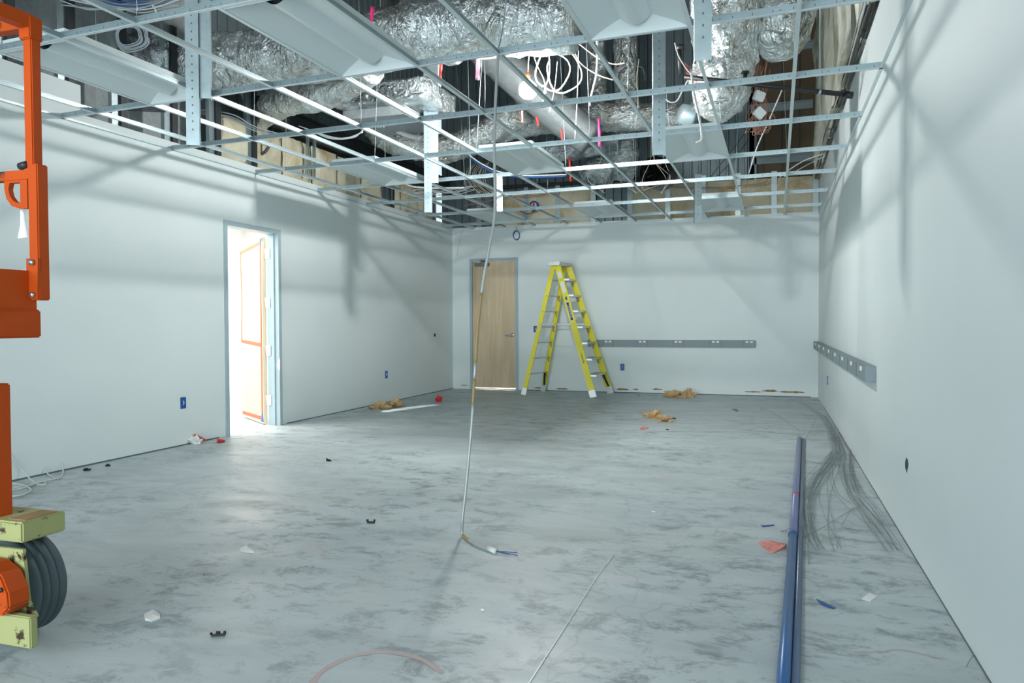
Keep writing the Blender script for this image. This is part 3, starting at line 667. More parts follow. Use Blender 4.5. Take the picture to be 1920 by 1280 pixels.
cw([(437, 276), (450, 288), (474, 291), (495, 286), (508, 268)], .018, 'cable_dark', 'thick dark hose sagging in front of the left wall insulation', 2.6, n=10)
for i in range(3):
    cw([(355, 205+i*3), (400, 208+i*4), (440, 216+i*5), (475, 236+i*4), (520, 250+i*3)], .006, ('cable_white', 'cable_grey', 'cable_white')[i], 'cable draped along the left wall studs, %s from the top' % ORD[i+1], 2.0, 'cables along the left wall studs')
for i in range(4):
    cw([(135, 158+i*4), (150, 178+i*3), (190, 190+i*5), (250, 198+i*3), (310, 204+i*2)], .005, 'cable_dark', 'dark cable drooping across the stud bays at the left, %s from the top' % ORD[i+1], .9, 'dark cables in the left stud bays')
o = MB().box(W(146, 184, Y=.8)-Vector((.012, .01, .03)), W(146, 184, Y=.8)+Vector((.012, .01, .04))).build('tag', 'red'); o.rotation_euler = (0, .3, 0); tag(o, 'small red tag on the dark cables in the left stud bay', 'tag')
for i in range(5):
    cw([(560+i*5, 236+i*2), (620, 256+i), (650+i*3, 258), (680, 248-i)], .005, 'cable_white', 'white cable sagging under the box plenum, %s of five' % ORD[i+1], 2.6, 'cables under the box plenum')
for i in range(5):
    cw([(683+i*8, 200), (690+i*7, 225+RU(-3, 3)), (700+i*5, 238), (712+i*3, 205)], .005, 'cable_white', 'white cable looping down left of the doubled drop stud', 3.3, 'cable loops below the box plenum')
cw([(700, 205), (730, 235), (760, 252), (790, 260)], .03, 'cable_white', 'thick pale flexible hose left of the doubled drop stud', 3.6, n=12)
cw([(655, 282), (700, 310), (760, 345), (800, 352), (870, 352)], .012, 'cable_white', 'thick white cable running behind the leftmost middle troffer', 4.4)
cw([(878, 292), (905, 312), (935, 326), (985, 332), (1060, 330)], .012, 'cable_blue', 'blue and white cable passing behind the central middle troffer', 4.6)
cw([(877, 289), (905, 308), (937, 322), (985, 329), (1062, 327)], .009, 'cable_white', 'white cable lying on the blue cable behind the central middle troffer', 4.58)
for i in range(10):
    x = 885+i*3.5; cw([(x, 305+RU(-4, 6)), (x-9+RU(-3, 3), 325), (x-4, 345+RU(-3, 3)), (x+10+RU(-6, 6), 362)], .004, 'cable_cream', 'cream cable dangling in the dark gap left of the short drop stud', 6, 'dangling cables left of the short drop stud', 4)
for i in range(7):
    cw([(740+RU(-10, 10), 366+i*2), (790, 358+RU(-6, 10)), (840, 362+RU(-6, 8)), (880+RU(-5, 20), 352+RU(-6, 8))], .006, 'cable_white', 'pale cable lying over the far left grid, %s of seven' % ORD[i+1], 6.4, 'pale cables over the far left of the grid')
for i in range(8):
    x = RU(1110, 1235); cw([(x, 255+RU(-10, 10)), (x+RU(-15, 15), 300), (x+RU(-30, 30), 335), (x+RU(-40, 40), 362)], .004, ('cable_white', 'cable_cream')[i % 2], 'thin cable crossing diagonally behind the grid right of centre', 5.6, 'thin diagonal cables right of centre', 4)
# cables on the top edge of the right wall
random.seed(9)
for i in range(12):
    dz = RU(-.02, .10); dx = RU(-.07, .0); pts = [Vector((XR-.01+dx+RU(-.025, .02), y, 3.225+dz+RU(0, .05))) for y in (7.6, 6.2, 5, 3.8, 2.6, 1.4, .2)]
    cable(pts, .0055, ('cable_dark', 'cable_grey', 'cable_dark', 'cable_cream')[i % 4], 'cable lying in the dark bundle along the top edge of the right wall', 'cable bundle on the top edge of the right wall')
for i, (pts, m) in enumerate([([(870, 386), (940, 372), (980, 368), (1050, 362)], 'cable_copper'), ([(1180, 342), (1260, 350), (1330, 352), (1420, 345), (1440, 338)], 'cable_copper'), ([(975, 395), (990, 401), (1002, 395), (1012, 386)], 'cable_dark')]):
    cw(pts, .008, m, ('reddish cable along the insulation left of centre above the back wall', 'reddish cable along the insulation right of centre above the back wall', 'dark cable loop over the back wall insulation')[i], D-.12)
p = W(1002, 386, Y=D-.15); t = thing('fire_device', 'round blue and red ceiling device in front of the back wall insulation', 'device', p); MB().lathe([(.08, 0), (.08, .03)], p, (0, -1, 0), 20).build('ring', 'blue_plastic', t); MB().lathe([(.055, .031), (.045, .045)], p, (0, -1, 0), 20).build('face', 'label_white', t); MB().box(p+Vector((-.012, -.055, -.04)), p+Vector((.02, -.045, .04))).build('flag', 'red', t)

# pink and red marking ribbons
def ribbon(x0, y0, x1, y1, Y, w_, m, label):
    a, c = W(x0, y0, Y=Y), W(x1, y1, Y=Y); b = MB(); n_ = 8; vs_ = []
    for i in range(n_+1):
        p = a.lerp(c, i/n_); an = .5*sin(i*.9); d = Vector((cos(an+.3), sin(an+.3), 0))*w_/2; vs_ += [p-d, p+d]
    b.add(vs_, [(2*i, 2*i+1, 2*i+3, 2*i+2) for i in range(n_)], True)
    o = b.build('marking_ribbon', m, fix=False); s_ = o.modifiers.new('thickness', 'SOLIDIFY'); s_.thickness = .001
    tag(o, label, 'ribbon', 'marking ribbons hanging above the grid')
for a in ((699, 12, 694, 54, 1.1, .035, 'pink', 'bright pink ribbon on the large duct beside the central nearest troffer'), (827, 120, 825, 147, 1.9, .028, 'red', 'red ribbon left of the pink tag, above the runner'),
          (897, 104, 895, 150, 1.9, .038, 'pink_light', 'light pink ribbon hanging left of the work light'), (979, 208, 979, 230, 2.6, .018, 'red', 'short red ribbon directly below the work light'),
          (1006, 218, 1009, 236, 3.6, .025, 'red', 'red ribbon just right of and below the work light'), (1053, 242, 1054, 268, 3.6, .02, 'red', 'red ribbon between the level duct and the white runner'),
          (1123, 222, 1124, 275, 3.6, .028, 'pink', 'long magenta ribbon in front of the level flex duct'), (1068, 295, 1070, 340, 5, .03, 'red', 'dark red ribbon behind the runner right of the central troffer')): ribbon(*a)

# ------------------------------------------------------------------ conduit hanging to the floor
t = thing('flexible_conduit', 'flexible metal conduit hanging from the grid and bending along the floor', 'conduit', W(868, 1005, Z=0))
e = W(868, 1003, Z=.012); top = G(6, 0, .02)
yv = lambda f: top.y+(e.y-top.y)*f
path = [top, W(927, 250, Y=yv(.25)), W(928, 390, Y=yv(.4)), W(919, 455, Y=yv(.5)), W(907, 520, Y=yv(.58)), W(897, 600, Y=yv(.66)), W(890, 700, Y=yv(.74)), W(884, 800, Y=yv(.84)), W(873, 920, Y=yv(.94)), W(867, 975, Y=yv(.99)), e, W(890, 1018, Z=.014), W(918, 1029, Z=.014)]
P = cr(path, 10); n_ = len(P)
cuts = [0, 44, 58, 61, 66, 100, 106, n_-1]
for i in range(len(cuts)-1):
    a, c = cuts[i], cuts[i+1]
    MB().tube(P[a:c+1], .0085 if i % 2 == 0 else .0088, 10).build('conduit_section', 'conduit' if i % 2 == 0 else 'conduit_amber', t, fix=False)
q0, q1 = W(916, 1028, Z=.014), W(930, 1033, Z=.014); MB().tube([q0, q1], .014, 12).build('connector', 'cable_white', t)
for i, (x, y) in enumerate(((970, 1036), (971, 1041), (958, 1038))):
    MB().tube(cr([q1, W(948, 1034+i*2, Z=.01), W(x, y, Z=.004)], 4), .0022, 5).build('wire_end', ('cable_blue', 'cable_blue', 'cable_dark')[i], t)
o = cable([G(6, 0, .02), W(943, 50, Y=.1), W(952, -30, Y=.3)], .004, 'cable_grey', 'thin wire rising from the grid above the hanging conduit'); 
for (px, py, q, lb) in ((857, 480, 445, 'near the left corner of the back wall'), ):
    cw([(870, 425), (862, 450), (857, 480)], .002, 'cable_grey', 'thin wire hanging over the back wall '+lb, D-.05)

# ------------------------------------------------------------------ step ladder
t = thing('step_ladder', 'tall yellow fibreglass step ladder standing open before the back wall', 'ladder', (2.0, 7.3, 0))
RN, RFa = (Vector((1.42, 7.05, .06)), Vector((1.87, 7.17, 2.03))), (Vector((1.55, 7.72, .06)), Vector((1.96, 7.52, 2.03)))
FN, FFa = (Vector((2.545, 6.92, .06)), Vector((1.94, 7.14, 2.03))), (Vector((2.65, 7.72, .06)), Vector((2.03, 7.52, 2.03)))
def rail(pq, w_, nm, flip):
    p, q = pq; s_ = 1 if flip else -1; h_ = .028
    prof = [(-w_/2, 0), (w_/2, 0), (w_/2, s_*h_), (w_/2-.006, s_*h_), (w_/2-.006, s_*.006), (-w_/2+.006, s_*.006), (-w_/2+.006, s_*h_), (-w_/2, s_*h_)]
    o = MB().sweep(prof, p, q, up=(0, 1, 0)).build(nm, 'yellow_fiberglass', t)
    d = (q-p).normalized(); MB().sweep([(-w_/2-.004, -.008), (w_/2+.004, -.008), (w_/2+.004, .034), (-w_/2-.004, .034)] if flip else [(-w_/2-.004, -.034), (w_/2+.004, -.034), (w_/2+.004, .008), (-w_/2-.004, .008)], p-d*.06, p+d*.05, up=(0, 1, 0)).build('foot', 'alu', t)
    return o
rail(RN, .07, 'rear_rail', True); rail(RFa, .07, 'rear_rail', False)
fr = rail(FN, .095, 'front_rail', True); rail(FFa, .095, 'front_rail', False)
for i in range(7):
    f = .135+i*.125
    a, c = FN[0].lerp(FN[1], f), FFa[0].lerp(FFa[1], f); a = a+Vector((0, .006, 0))
    b = MB(); b.box((a.x-.035, a.y, a.z-.014), (c.x+.035, c.y, a.z+.014)).bar(a+Vector((0, .03, -.09)), a+Vector((.0, .1, -.012)), .02, .004).bar(c+Vector((0, -.03, -.09)), c+Vector((0, -.1, -.012)), .02, .004)
    b.build('step', 'alu', t)
    a, c = RN[0].lerp(RN[1], f), RFa[0].lerp(RFa[1], f)
    b = MB(); b.bar(a, c, .03, .018); b.bar(c+Vector((0, -.02, -.08)), c+Vector((0, -.09, 0)), .015, .004); b.build('rear_bar', 'alu', t)
for pq in (RFa, FFa):
    p = pq[0].lerp(pq[1], .02); q = pq[0].lerp(pq[1], .13)+Vector((0, -.12, 0)); MB().bar(p, q, .03, .012).build('brace', 'dark_steel', t)
MB().poly([(1.82, 7.08, 2.03), (1.99, 7.08, 2.03), (2.08, 7.57, 2.03), (1.91, 7.57, 2.03)], (0, 0, .055)).build('top_cap', 'alu', t, bevel=.008)
z = 1.11
for (ra, rb) in ((RN, FN), (RFa, FFa)):
    f = (z-.06)/1.97; a, c = ra[0].lerp(ra[1], f), rb[0].lerp(rb[1], f); s_ = -.012 if ra is RN else .012
    MB().bar(a+Vector((0, s_, 0)), c+Vector((0, s_, 0)), .006, .022).lathe([(.014, 0), (.014, .012)], (a+c)/2+Vector((0, s_, 0)), (0, -1, 0), 12).build('spreader', 'alu', t)
f = (z-.06)/1.97; a, c = RN[0].lerp(RN[1], f), RFa[0].lerp(RFa[1], f); MB().bar(a, c, .02, .01).build('spreader_bar', 'alu', t)
def on_rail(f, e=-.004): return FN[0].lerp(FN[1], f)+Vector((0, e, 0))
def decal(f0, f1, w_, m, nm, e=-.003):
    return MB().bar(on_rail(f0, e), on_rail(f1, e), .002, w_, up=((FN[1]-FN[0]).cross(Vector((0, 1, 0))))).build(nm, m, t) if False else MB().sweep([(-w_/2, -.001), (w_/2, -.001), (w_/2, .001), (-w_/2, .001)], on_rail(f0, e), on_rail(f1, e), up=(0, 1, 0)).build(nm, m, t)
decal(.56, .71, .05, 'label_white', 'brand_label'); decal(.565, .705, .038, 'black', 'brand_label_panel', -.006)
decal(.78, .87, .06, 'label_white', 'safety_label'); decal(.90, .95, .05, 'label_white', 'safety_label'); decal(.725, .75, .03, 'blue_plastic', 'round_mark', -.004)
d_ = (FN[1]-FN[0]).normalized()
def text(s_, f, size, m, nm, e):
    cu = bpy.data.curves.new(nm, 'FONT'); cu.body = s_; cu.size = size; cu.align_x = 'CENTER'; cu.align_y = 'CENTER'; cu.extrude = .0006
    tmp = bpy.data.objects.new('tmp', cu); sc.collection.objects.link(tmp); dg = bpy.context.evaluated_depsgraph_get(); me = bpy.data.meshes.new_from_object(tmp.evaluated_get(dg)); bpy.data.objects.remove(tmp)
    me.materials.clear(); me.materials.append(M[m]); xa = -d_; za = Vector((0, -1, 0)); za = (za-xa*za.dot(xa)).normalized(); ya = za.cross(xa)
    p = on_rail(f, e); mx = Matrix(((xa.x, ya.x, za.x, p.x), (xa.y, ya.y, za.y, p.y), (xa.z, ya.z, za.z, p.z), (0, 0, 0, 1)))
    me.transform(Matrix.Translation(-WORLD[t.name])@mx); o = bpy.data.objects.new(nm, me); sc.collection.objects.link(o); o.parent = t
text('LOUISVILLE', .635, .042, 'label_white', 'brand_lettering', -.0085)
text('Louisville', .27, .045, 'black', 'brand_lettering', -.003)

# ------------------------------------------------------------------ raceways and boxes on the walls
t = thing('power_raceway', 'grey power raceway with outlets on the back wall behind the ladder', 'raceway', (3.57, D, .74))
MB().box((2.27, D-.035, .742), (4.85, D, .856)).build('channel', 'raceway', t, bevel=.003)
for i, px in enumerate((1141, 1205, 1272, 1342, 1405)):
    x = W(px, 640, Y=D).x; o = MB().box((x-.085, D-.038, .745), (x+.085, D-.034, .853)).build('outlet_cover', 'raceway', t, bevel=.002)
    for s_ in (-1, 1): MB().box((x+s_*.032-.02, D-.044, .812), (x+s_*.032+.02, D-.037, .842)).build('outlet', 'label_white', o, bevel=.003)
    for s_ in (-1, 1): MB().box((x+s_*.088-.002, D-.037, .745), (x+s_*.088+.002, D-.0345, .853)).build('joint', 'slot_dark', t)
t = thing('power_raceway', 'grey power raceway on the right wall ending in a square box end', 'raceway', (XR, 4.4, .73))
MB().box((XR-.07, 1.05, .735), (XR, D-.03, .842)).build('channel', 'raceway', t, bevel=.003)
for y in (1.25, 1.95, 2.75, 3.6, 4.5, 5.4, 6.3, 7.2):
    MB().box((XR-.072, y+.34, .737), (XR-.069, y+.352, .84)).build('joint', 'slot_dark', t); MB().box((XR-.078, y-.02, .80), (XR-.069, y+.055, .83)).build('outlet', 'label_white', t)
def wallbox(c, nrm, label, w_=.065, h_=.105, m='blue_plastic'):
    c = Vector(c); t = thing('outlet_box', label, 'outlet box', c); n_ = Vector(nrm); s_ = Vector((n_.y, n_.x, 0)); s_ = Vector((abs(s_.x), abs(s_.y), 0))
    b = MB(); e = .006
    for (u0, u1, z0, z1) in ((-w_/2, w_/2, -h_/2, -h_/2+e), (-w_/2, w_/2, h_/2-e, h_/2), (-w_/2, -w_/2+e, -h_/2, h_/2), (w_/2-e, w_/2, -h_/2, h_/2)):
        b.box(c+s_*u0+Vector((0, 0, z0))-n_*.0, c+s_*u1+Vector((0, 0, z1))+n_*.008)
    b.build('box_rim', m, t); MB().box(c-s_*(w_/2-e)-Vector((0, 0, h_/2-e)), c+s_*(w_/2-e)+Vector((0, 0, h_/2-e))+n_*.003).build('box_interior', m, t)
    MB().tube([c+n_*.003+Vector((0, 0, -.02)), c+n_*.012, c+n_*.004+Vector((0, 0, .02))], .006, 6).build('wire_loop', 'cable_white', t)
wallbox((XL, 1.306, .402), (1, 0, 0), 'blue outlet box low on the left wall, camera side of the open door')
wallbox((XL, 5.368, .403), (1, 0, 0), 'blue outlet box low on the left wall, beyond the open door')
wallbox((2.836, D, .414), (0, -1, 0), 'blue outlet box low on the back wall right of the ladder')
wallbox((1.373, D, 1.03), (0, -1, 0), 'dark blue switch box on the back wall between door and ladder')
wallbox((XR, 5.76, .407), (-1, 0, 0), 'blue outlet box low on the right wall near the far corner')
c = W(815, 628, X=XL); o = MB().lathe([(.03, 0), (.022, .01)], c, (1, 0, 0), 14).build('cable_hole', 'black'); tag(o, 'small dark round hole with cable stub on the left wall near the corner', 'hole')
o = MB().poly([W(a, b_, X=XR-.001) for a, b_ in ((1699, 857), (1702, 862), (1703, 872), (1701, 880), (1700, 887), (1697, 876), (1697, 866))], (.003, 0, 0)).build('cutout_hole', 'black'); tag(o, 'ragged black cut-out hole in the right wall', 'hole')
pts = [(1.051+.055*cos(a), D-.012, 2.60+.075*sin(a)) for a in [2*pi*i/20 for i in range(20)]]
b = MB()
for k_ in range(3): b.tube([Vector(p)*1+Vector((0, -.008*k_, .003*k_)) for p in pts+pts[:2]], .006, 6)
b.tube([(1.051, D-.012, 2.675), (1.05, D-.012, 2.76)], .003, 5)
tag(b.build('cable_coil', 'cable_blue', fix=False), 'small blue cable coil hanging on the back wall above the door', 'cable coil')

# ------------------------------------------------------------------ personnel lift at the left edge
LX, LY = 2.5, -2.42
t = thing('personnel_lift', 'orange and cream wheeled mast lift at the left edge', 'lift', (2.2, -2.7, 0))
def col(x, y, z0, z1, nm, s_=.044, m='orange_paint', up=(0, 1, 0)): return MB().bar((x, y, z0), (x, y, z1), s_, s_, up=up).build(nm, m, t, bevel=.004)
col(LX, LY, 1.70, 2.24, 'guard_post', .042); col(LX+.018, LY, 1.235, 1.74, 'guard_post', .048)
MB().box((LX-.03, LY-.03, 2.20), (LX+.026, LY+.026, 2.285)).build('corner_bracket', 'orange_paint', t, bevel=.004)
X0, Y0 = LX-.75, LY-1.2
MB().bar((LX, LY, 2.265), (X0, LY, 2.265), .04, .04).build('guard_rail', 'orange_paint', t); MB().bar((LX, LY, 2.265), (LX, Y0, 2.265), .042, .05).build('guard_rail', 'orange_paint', t)
MB().bar((LX, LY, 1.705), (X0, LY, 1.705), .035, .035).build('guard_rail', 'orange_paint', t)
MB().bar((X0, LY, 2.265), (X0, Y0, 2.265), .042, .05).build('guard_rail', 'orange_paint', t)
col(X0, LY, 1.1, 2.26, 'guard_post'); col(X0, Y0, 1.1, 2.26, 'guard_post'); col(LX, Y0, 1.1, 2.26, 'guard_post')
MB().tube([(LX-.045, LY-.02, 1.735), (LX-.01, LY-.02, 1.74)], .014, 10).build('latch_pin', 'dark_steel', t)
# pierced bracket with a D shaped opening below the mid rail
outer = [(-.02, 0), (-.135, 0), (-.135, -.035), (-.125, -.07), (-.10, -.098), (-.06, -.11), (-.02, -.112)]
inner = [(-.055, -.012), (-.108, -.012), (-.115, -.035), (-.108, -.06), (-.09, -.08), (-.07, -.088), (-.055, -.088)]
b = MB(); o_ = [Vector((LX+x, LY-.014, 1.69+z)) for x, z in outer]; i_ = [Vector((LX+x, LY-.014, 1.69+z)) for x, z in inner]; k = 7
vs_ = o_+i_+[p+Vector((0, .02, 0)) for p in o_+i_]
fs_ = [(i, (i+1) % k, k+(i+1) % k, k+i) for i in range(k)]+[(2*k+i, 2*k+(i+1) % k, 3*k+(i+1) % k, 3*k+i)[::-1] for i in range(k)]
fs_ += [(i, (i+1) % k, 2*k+(i+1) % k, 2*k+i) for i in range(k)]+[(k+i, k+(i+1) % k, 3*k+(i+1) % k, 3*k+i) for i in range(k)]
b.add(vs_, fs_).build('handle_plate', 'orange_paint', t)
for y, nm in ((LY, 'toe_board'), (Y0, 'toe_board')): MB().box((X0, y-.004, 1.195), (LX-.005, y+.004, 1.345)).build(nm, 'orange_paint', t)
MB().box((LX-.008, Y0, 1.195), (LX, LY, 1.345)).build('toe_board', 'orange_paint', t)
MB().box((X0-.02, Y0-.02, 1.095), (LX+.012, LY+.01, 1.20)).build('platform_deck', 'orange_paint', t, bevel=.006)
MB().poly([(LX+.012, LY-.03, 1.24), (LX+.04, LY-.03, 1.24), (LX+.04, LY-.03, 1.26), (LX+.045, LY-.03, 1.39), (LX-.012, LY-.03, 1.39), (LX-.012, LY-.03, 1.27)], (0, .01, 0)).build('post_bracket', 'orange_paint', t)
for z in (1.375, 1.255): MB().lathe([(.011, 0), (.011, .012)], (LX+.022, LY-.032, z), (0, -1, 0), 8).build('bolt', 'steel', t)
# mast and chassis
mx, my = 2.475, -2.54
MB().box((mx-.14, my-.03, .30), (mx+.0, my+.03, .93)).build('mast', 'orange_paint', t, bevel=.006)
MB().box((mx-.13, my-.05, .35), (mx-.05, my-.03, .90)).build('mast_cover', 'orange_paint', t)
MB().box((mx-.50, -2.60, .375), (mx+.15, -2.42, .448)).build('chassis_beam', 'cream_paint', t, bevel=.006)
MB().box((2.53, -2.575, .4485), (2.61, -2.44, .451)).build('dirt_patch', 'brown_dark', t)  # thin brown plate standing for a dirt patch on the beam
cr_ = Vector((2.46, -2.72, 0))
MB().box((2.22, -2.72, .07), (2.80, -2.69, .175)).build('lower_beam', 'cream_paint', t, bevel=.004)
MB().box((2.02, -2.68, .05), (2.26, -2.45, .16)).build('chassis_base', 'cream_paint', t)
MB().poly([(2.45, -2.66, .15), (2.755, -2.66, .15), (2.72, -2.66, .20), (2.70, -2.66, .376), (2.45, -2.66, .376)], (0, .012, 0)).build('side_plate', 'cream_paint', t)
pf = [(2.35, .18), (2.715, .18), (2.745, .21), (2.74, .26), (2.71, .315), (2.655, .345), (2.35, .35)]
MB().poly([(x, -2.75, z) for x, z in pf], (0, .08, 0)).build('motor_cover', 'orange_paint', t, bevel=.006)
MB().lathe([(.008, 0), (.008, .008)], (2.715, -2.75, .27), (0, -1, 0), 8).build('bolt', 'dark_steel', t)
# wheel: tyre with circumferential grooves
wc = Vector((2.465, -2.60, .19)); wy = .16
prof = [(.10, .0), (.155, .0), (.172, .006), (.183, .018)]
for i in range(4):
    y0 = .026+i*.034; prof += [(.190, y0), (.190, y0+.024), (.184, y0+.027), (.184, y0+.031)]
prof += [(.182, wy-.012), (.165, wy), (.10, wy)]
ty = MB().lathe(prof, wc, (0, 1, 0), 64, False).build('wheel', 'tyre', t)
MB().lathe([(.0, .02), (.10, .02), (.105, .0), (.105, wy), (.10, wy-.02), (.0, wy-.02)], wc, (0, 1, 0), 32, False).build('rim', 'dark_steel', ty)
wc2 = wc+Vector((-.75, 0, 0)); ty = MB().lathe(prof, wc2, (0, 1, 0), 48, False).build('wheel', 'tyre', t)
MB().box((2.0, -3.25, .06), (2.2, -2.6, .16)).build('chassis_side', 'cream_paint', t)
o = MB().poly([W(38, 392, t=3.1), W(42, 400, t=3.1), W(43, 415, t=3.1), W(49, 445, t=3.1), W(33, 447, t=3.1), W(38, 420, t=3.1)], (.004, .004, 0)).build('white_tie', 'label_white', t)
MB().tube([(LX-.085, LY-.01, 1.60), W(39, 393, t=3.1)], .0015, 5).build('tie_string', 'label_white', t)

# ------------------------------------------------------------------ things on the floor
def crumple(px, py, sx, sy, sz, m, label, seed, cat='paper', name='crumpled_paper', sub=4, rot=0):
    c = W(px, py, Z=0); bm = bmesh.new(); bmesh.ops.create_icosphere(bm, subdivisions=sub, radius=1); vs_ = []
    o_ = Vector((seed*4.3, seed, 0))
    for v in bm.verts:
        p = v.co; rr_ = .8+.9*noise.noise(p*1.5+o_)+.9*(.25-abs(noise.noise(p*3.1+o_)))+.5*(.2-abs(noise.noise(p*6.5+o_)))
        q = Vector((p.x*sx, p.y*sy, max(-.0, (p.z+.35)*sz)))*rr_; q.z = max(q.z, .0015*(1+noise.noise(p*5)))
        vs_.append(c+Vector((q.x*cos(rot)-q.y*sin(rot), q.x*sin(rot)+q.y*cos(rot), q.z)))
    fs_ = [[v.index for v in f.verts] for f in bm.faces]; bm.free()
    return tag(MB().add(vs_, fs_).build(name, m, fix=False), label, cat)
def scrap(pxs, m, label, h_=.006, cat='scrap', name='floor_scrap', th=.0015):
    c = [W(a, b_, Z=0) for a, b_ in pxs]; n_ = len(c); ctr = sum(c, Vector())/n_+Vector((0, 0, h_)); b = MB()
    lo = [p+Vector((0, 0, .0005)) for p in c]; up_ = [p+Vector((0, 0, th+.001+h_*.6*(i % 2))) for i, p in enumerate(c)]
    b.add(lo+up_+[ctr+Vector((0, 0, th))], [(i, (i+1) % n_, n_+(i+1) % n_, n_+i) for i in range(n_)]+[(n_+i, n_+(i+1) % n_, 2*n_) for i in range(n_)]+[tuple(range(n_))[::-1]])
    return tag(b.build(name, m), label, cat)
crumple(714, 765, .14, .11, .05, 'brown_paper', 'left half of torn brown paper lying by the left wall', 1); crumple(740, 762, .12, .12, .06, 'brown_paper', 'right lump of torn brown paper lying by the left wall', 2)
crumple(1264, 744, .17, .12, .06, 'brown_paper', 'flattened brown paper strip on the floor by the back wall', 3); crumple(1289, 745, .09, .09, .09, 'brown_paper', 'rolled brown paper end standing up by the back wall', 4)
crumple(1223, 783, .10, .10, .055, 'brown_paper', 'left piece of crumpled brown paper in the middle of the floor', 5); crumple(1248, 789, .09, .12, .05, 'brown_paper', 'right piece of crumpled brown paper in the middle of the floor', 6)
crumple(822, 753, .045, .04, .07, 'red', 'small dark red crumpled can near the left corner', 7, 'litter', 'red_litter', 3)
crumple(413, 829, .045, .03, .022, 'red', 'glossy red wrapper beside the open door frame', 8, 'litter', 'red_litter', 3)
crumple(366, 832, .07, .05, .06, 'label_white', 'white crumpled wrapper against the left wall by the open door', 9, 'litter', 'white_litter', 3)
o = MB().poly([(-.085, 1.50, .012), (-.06, 1.56, .008), (-.10, 1.44, .09), (-.115, 1.42, .085)], (.006, .004, .0)).build('red_strip', 'orange_tape'); tag(o, 'red strip standing on the white wrapper by the left wall', 'litter')
scrap([(1199, 803), (1207, 800), (1217, 801), (1214, 804), (1203, 806)], 'scrap_pinkred', 'small pinkish red scrap below the crumpled brown paper')
scrap([(1372, 767), (1380, 767), (1386, 770), (1380, 771)], 'cable_blue', 'small blue scrap on the floor near the back right')
scrap([(1422, 1018), (1440, 1017), (1474, 1020), (1472, 1028), (1450, 1037), (1436, 1030)], 'scrap_pinkred', 'crumpled red and white paper scrap beside the blue pipe', .02)
scrap([(1426, 985), (1452, 984), (1452, 986), (1430, 988)], 'cable_blue', 'thin blue strip left of the blue pipe', .002)
scrap([(448, 1030), (462, 1025), (478, 1034), (476, 1037), (452, 1035)], 'label_white', 'small clear plastic scrap on the floor left of centre', .012)
scrap([(270, 1152), (287, 1146), (300, 1152), (300, 1160), (284, 1165), (272, 1163)], 'label_white', 'white paper scrap on the floor at the lower left', .01)
scrap([(1615, 1123), (1630, 1113), (1645, 1118), (1632, 1128)], 'label_white', 'square white paper scrap near the right wall', .003)
scrap([(1530, 1123), (1545, 1130), (1568, 1140), (1562, 1142), (1540, 1134)], 'cable_blue', 'pale blue sliver on the floor near the right wall', .002)
for (px, py, lb) in ((695, 981, 'small black clip on the floor left of the conduit'),):
    c = W(px, py, Z=0); o = MB().bar(c+Vector((-.022, 0, .006)), c+Vector((.022, .008, .006)), .01, .01).bar(c+Vector((-.02, 0, .01)), c+Vector((-.02, 0, .022)), .01, .01).bar(c+Vector((.02, .007, .01)), c+Vector((.02, .007, .022)), .008, .01).build('black_clip', 'black'); tag(o, lb, 'clip')
c = W(409, 1192, Z=0); o = MB().bar(c+Vector((-.021, -.012, .005)), c+Vector((.024, .010, .005)), .008, .008).bar(c+Vector((0, 0, .008)), c+Vector((0, 0, .018)), .013, .009).bar(c+Vector((.022, .009, .007)), c+Vector((.022, .009, .018)), .006, .008).bar(c+Vector((-.021, -.012, .007)), c+Vector((-.021, -.012, .015)), .006, .008).build('black_clip', 'black'); tag(o, 'larger black clip on the floor at the lower left', 'clip')
for i, (px, py, s_, lb) in enumerate(((163, 882, .035, 'dark lump on the floor by the left wall, nearer the lift'), (202, 874, .03, 'smaller dark lump on the floor by the left wall'), (382, 1078, .008, 'tiny black crumb on the floor left of centre'), (616, 864, .03, 'thin dark chip on the floor beyond the clip'), (1197, 741, .02, 'tiny black bit by the back wall'), (1262, 785, .03, 'black marker beside the crumpled brown paper'), (1251, 806, .02, 'small dark chip near the crumpled brown paper'))):
    crumple(px, py, s_, s_*.5, s_*.5, 'black', lb, 20+i, 'debris', 'debris_chip', 2)
for i, (px, py) in enumerate(((592, 783), (660, 771), (610, 782), (648, 775), (766, 907), (1225, 960), (905, 1145))):
    crumple(px, py, .012, .008, .006, 'label_white', 'tiny white plaster crumb on the floor, %s from the left wall door outward' % ORD[i+1], 40+i, 'debris', 'plaster_crumb', 2)
# white cable at the left wall
z = .008
cable([W(20, 848, X=XL+.02), W(45, 885, X=XL+.03), W(68, 906, Z=z), W(84, 908, Z=z), W(80, 902, Z=z), W(40, 912, Z=z), W(-10, 922, Z=z)], .005, 'cable_white', 'white cable coming down the left wall beside the lift mast')
cable([W(117, 868, X=XL+.01), W(118, 885, Z=z), W(110, 897, Z=z), W(92, 890, Z=z), W(85, 878, X=XL+.01)], .005, 'cable_white', 'short white cable loop sticking out of the left wall foot')
cable([W(106, 897, Z=z), W(75, 904, Z=z), W(45, 914, Z=z), W(10, 921, Z=z), W(-20, 928, Z=z)], .005, 'cable_white', 'white cable running along the floor toward the lift')
cable([W(10, 905, Z=z), W(40, 908, Z=z), W(58, 918, Z=z), W(40, 928, Z=z), W(5, 931, Z=z)], .005, 'cable_white', 'white cable looped on the floor behind the lift mast')
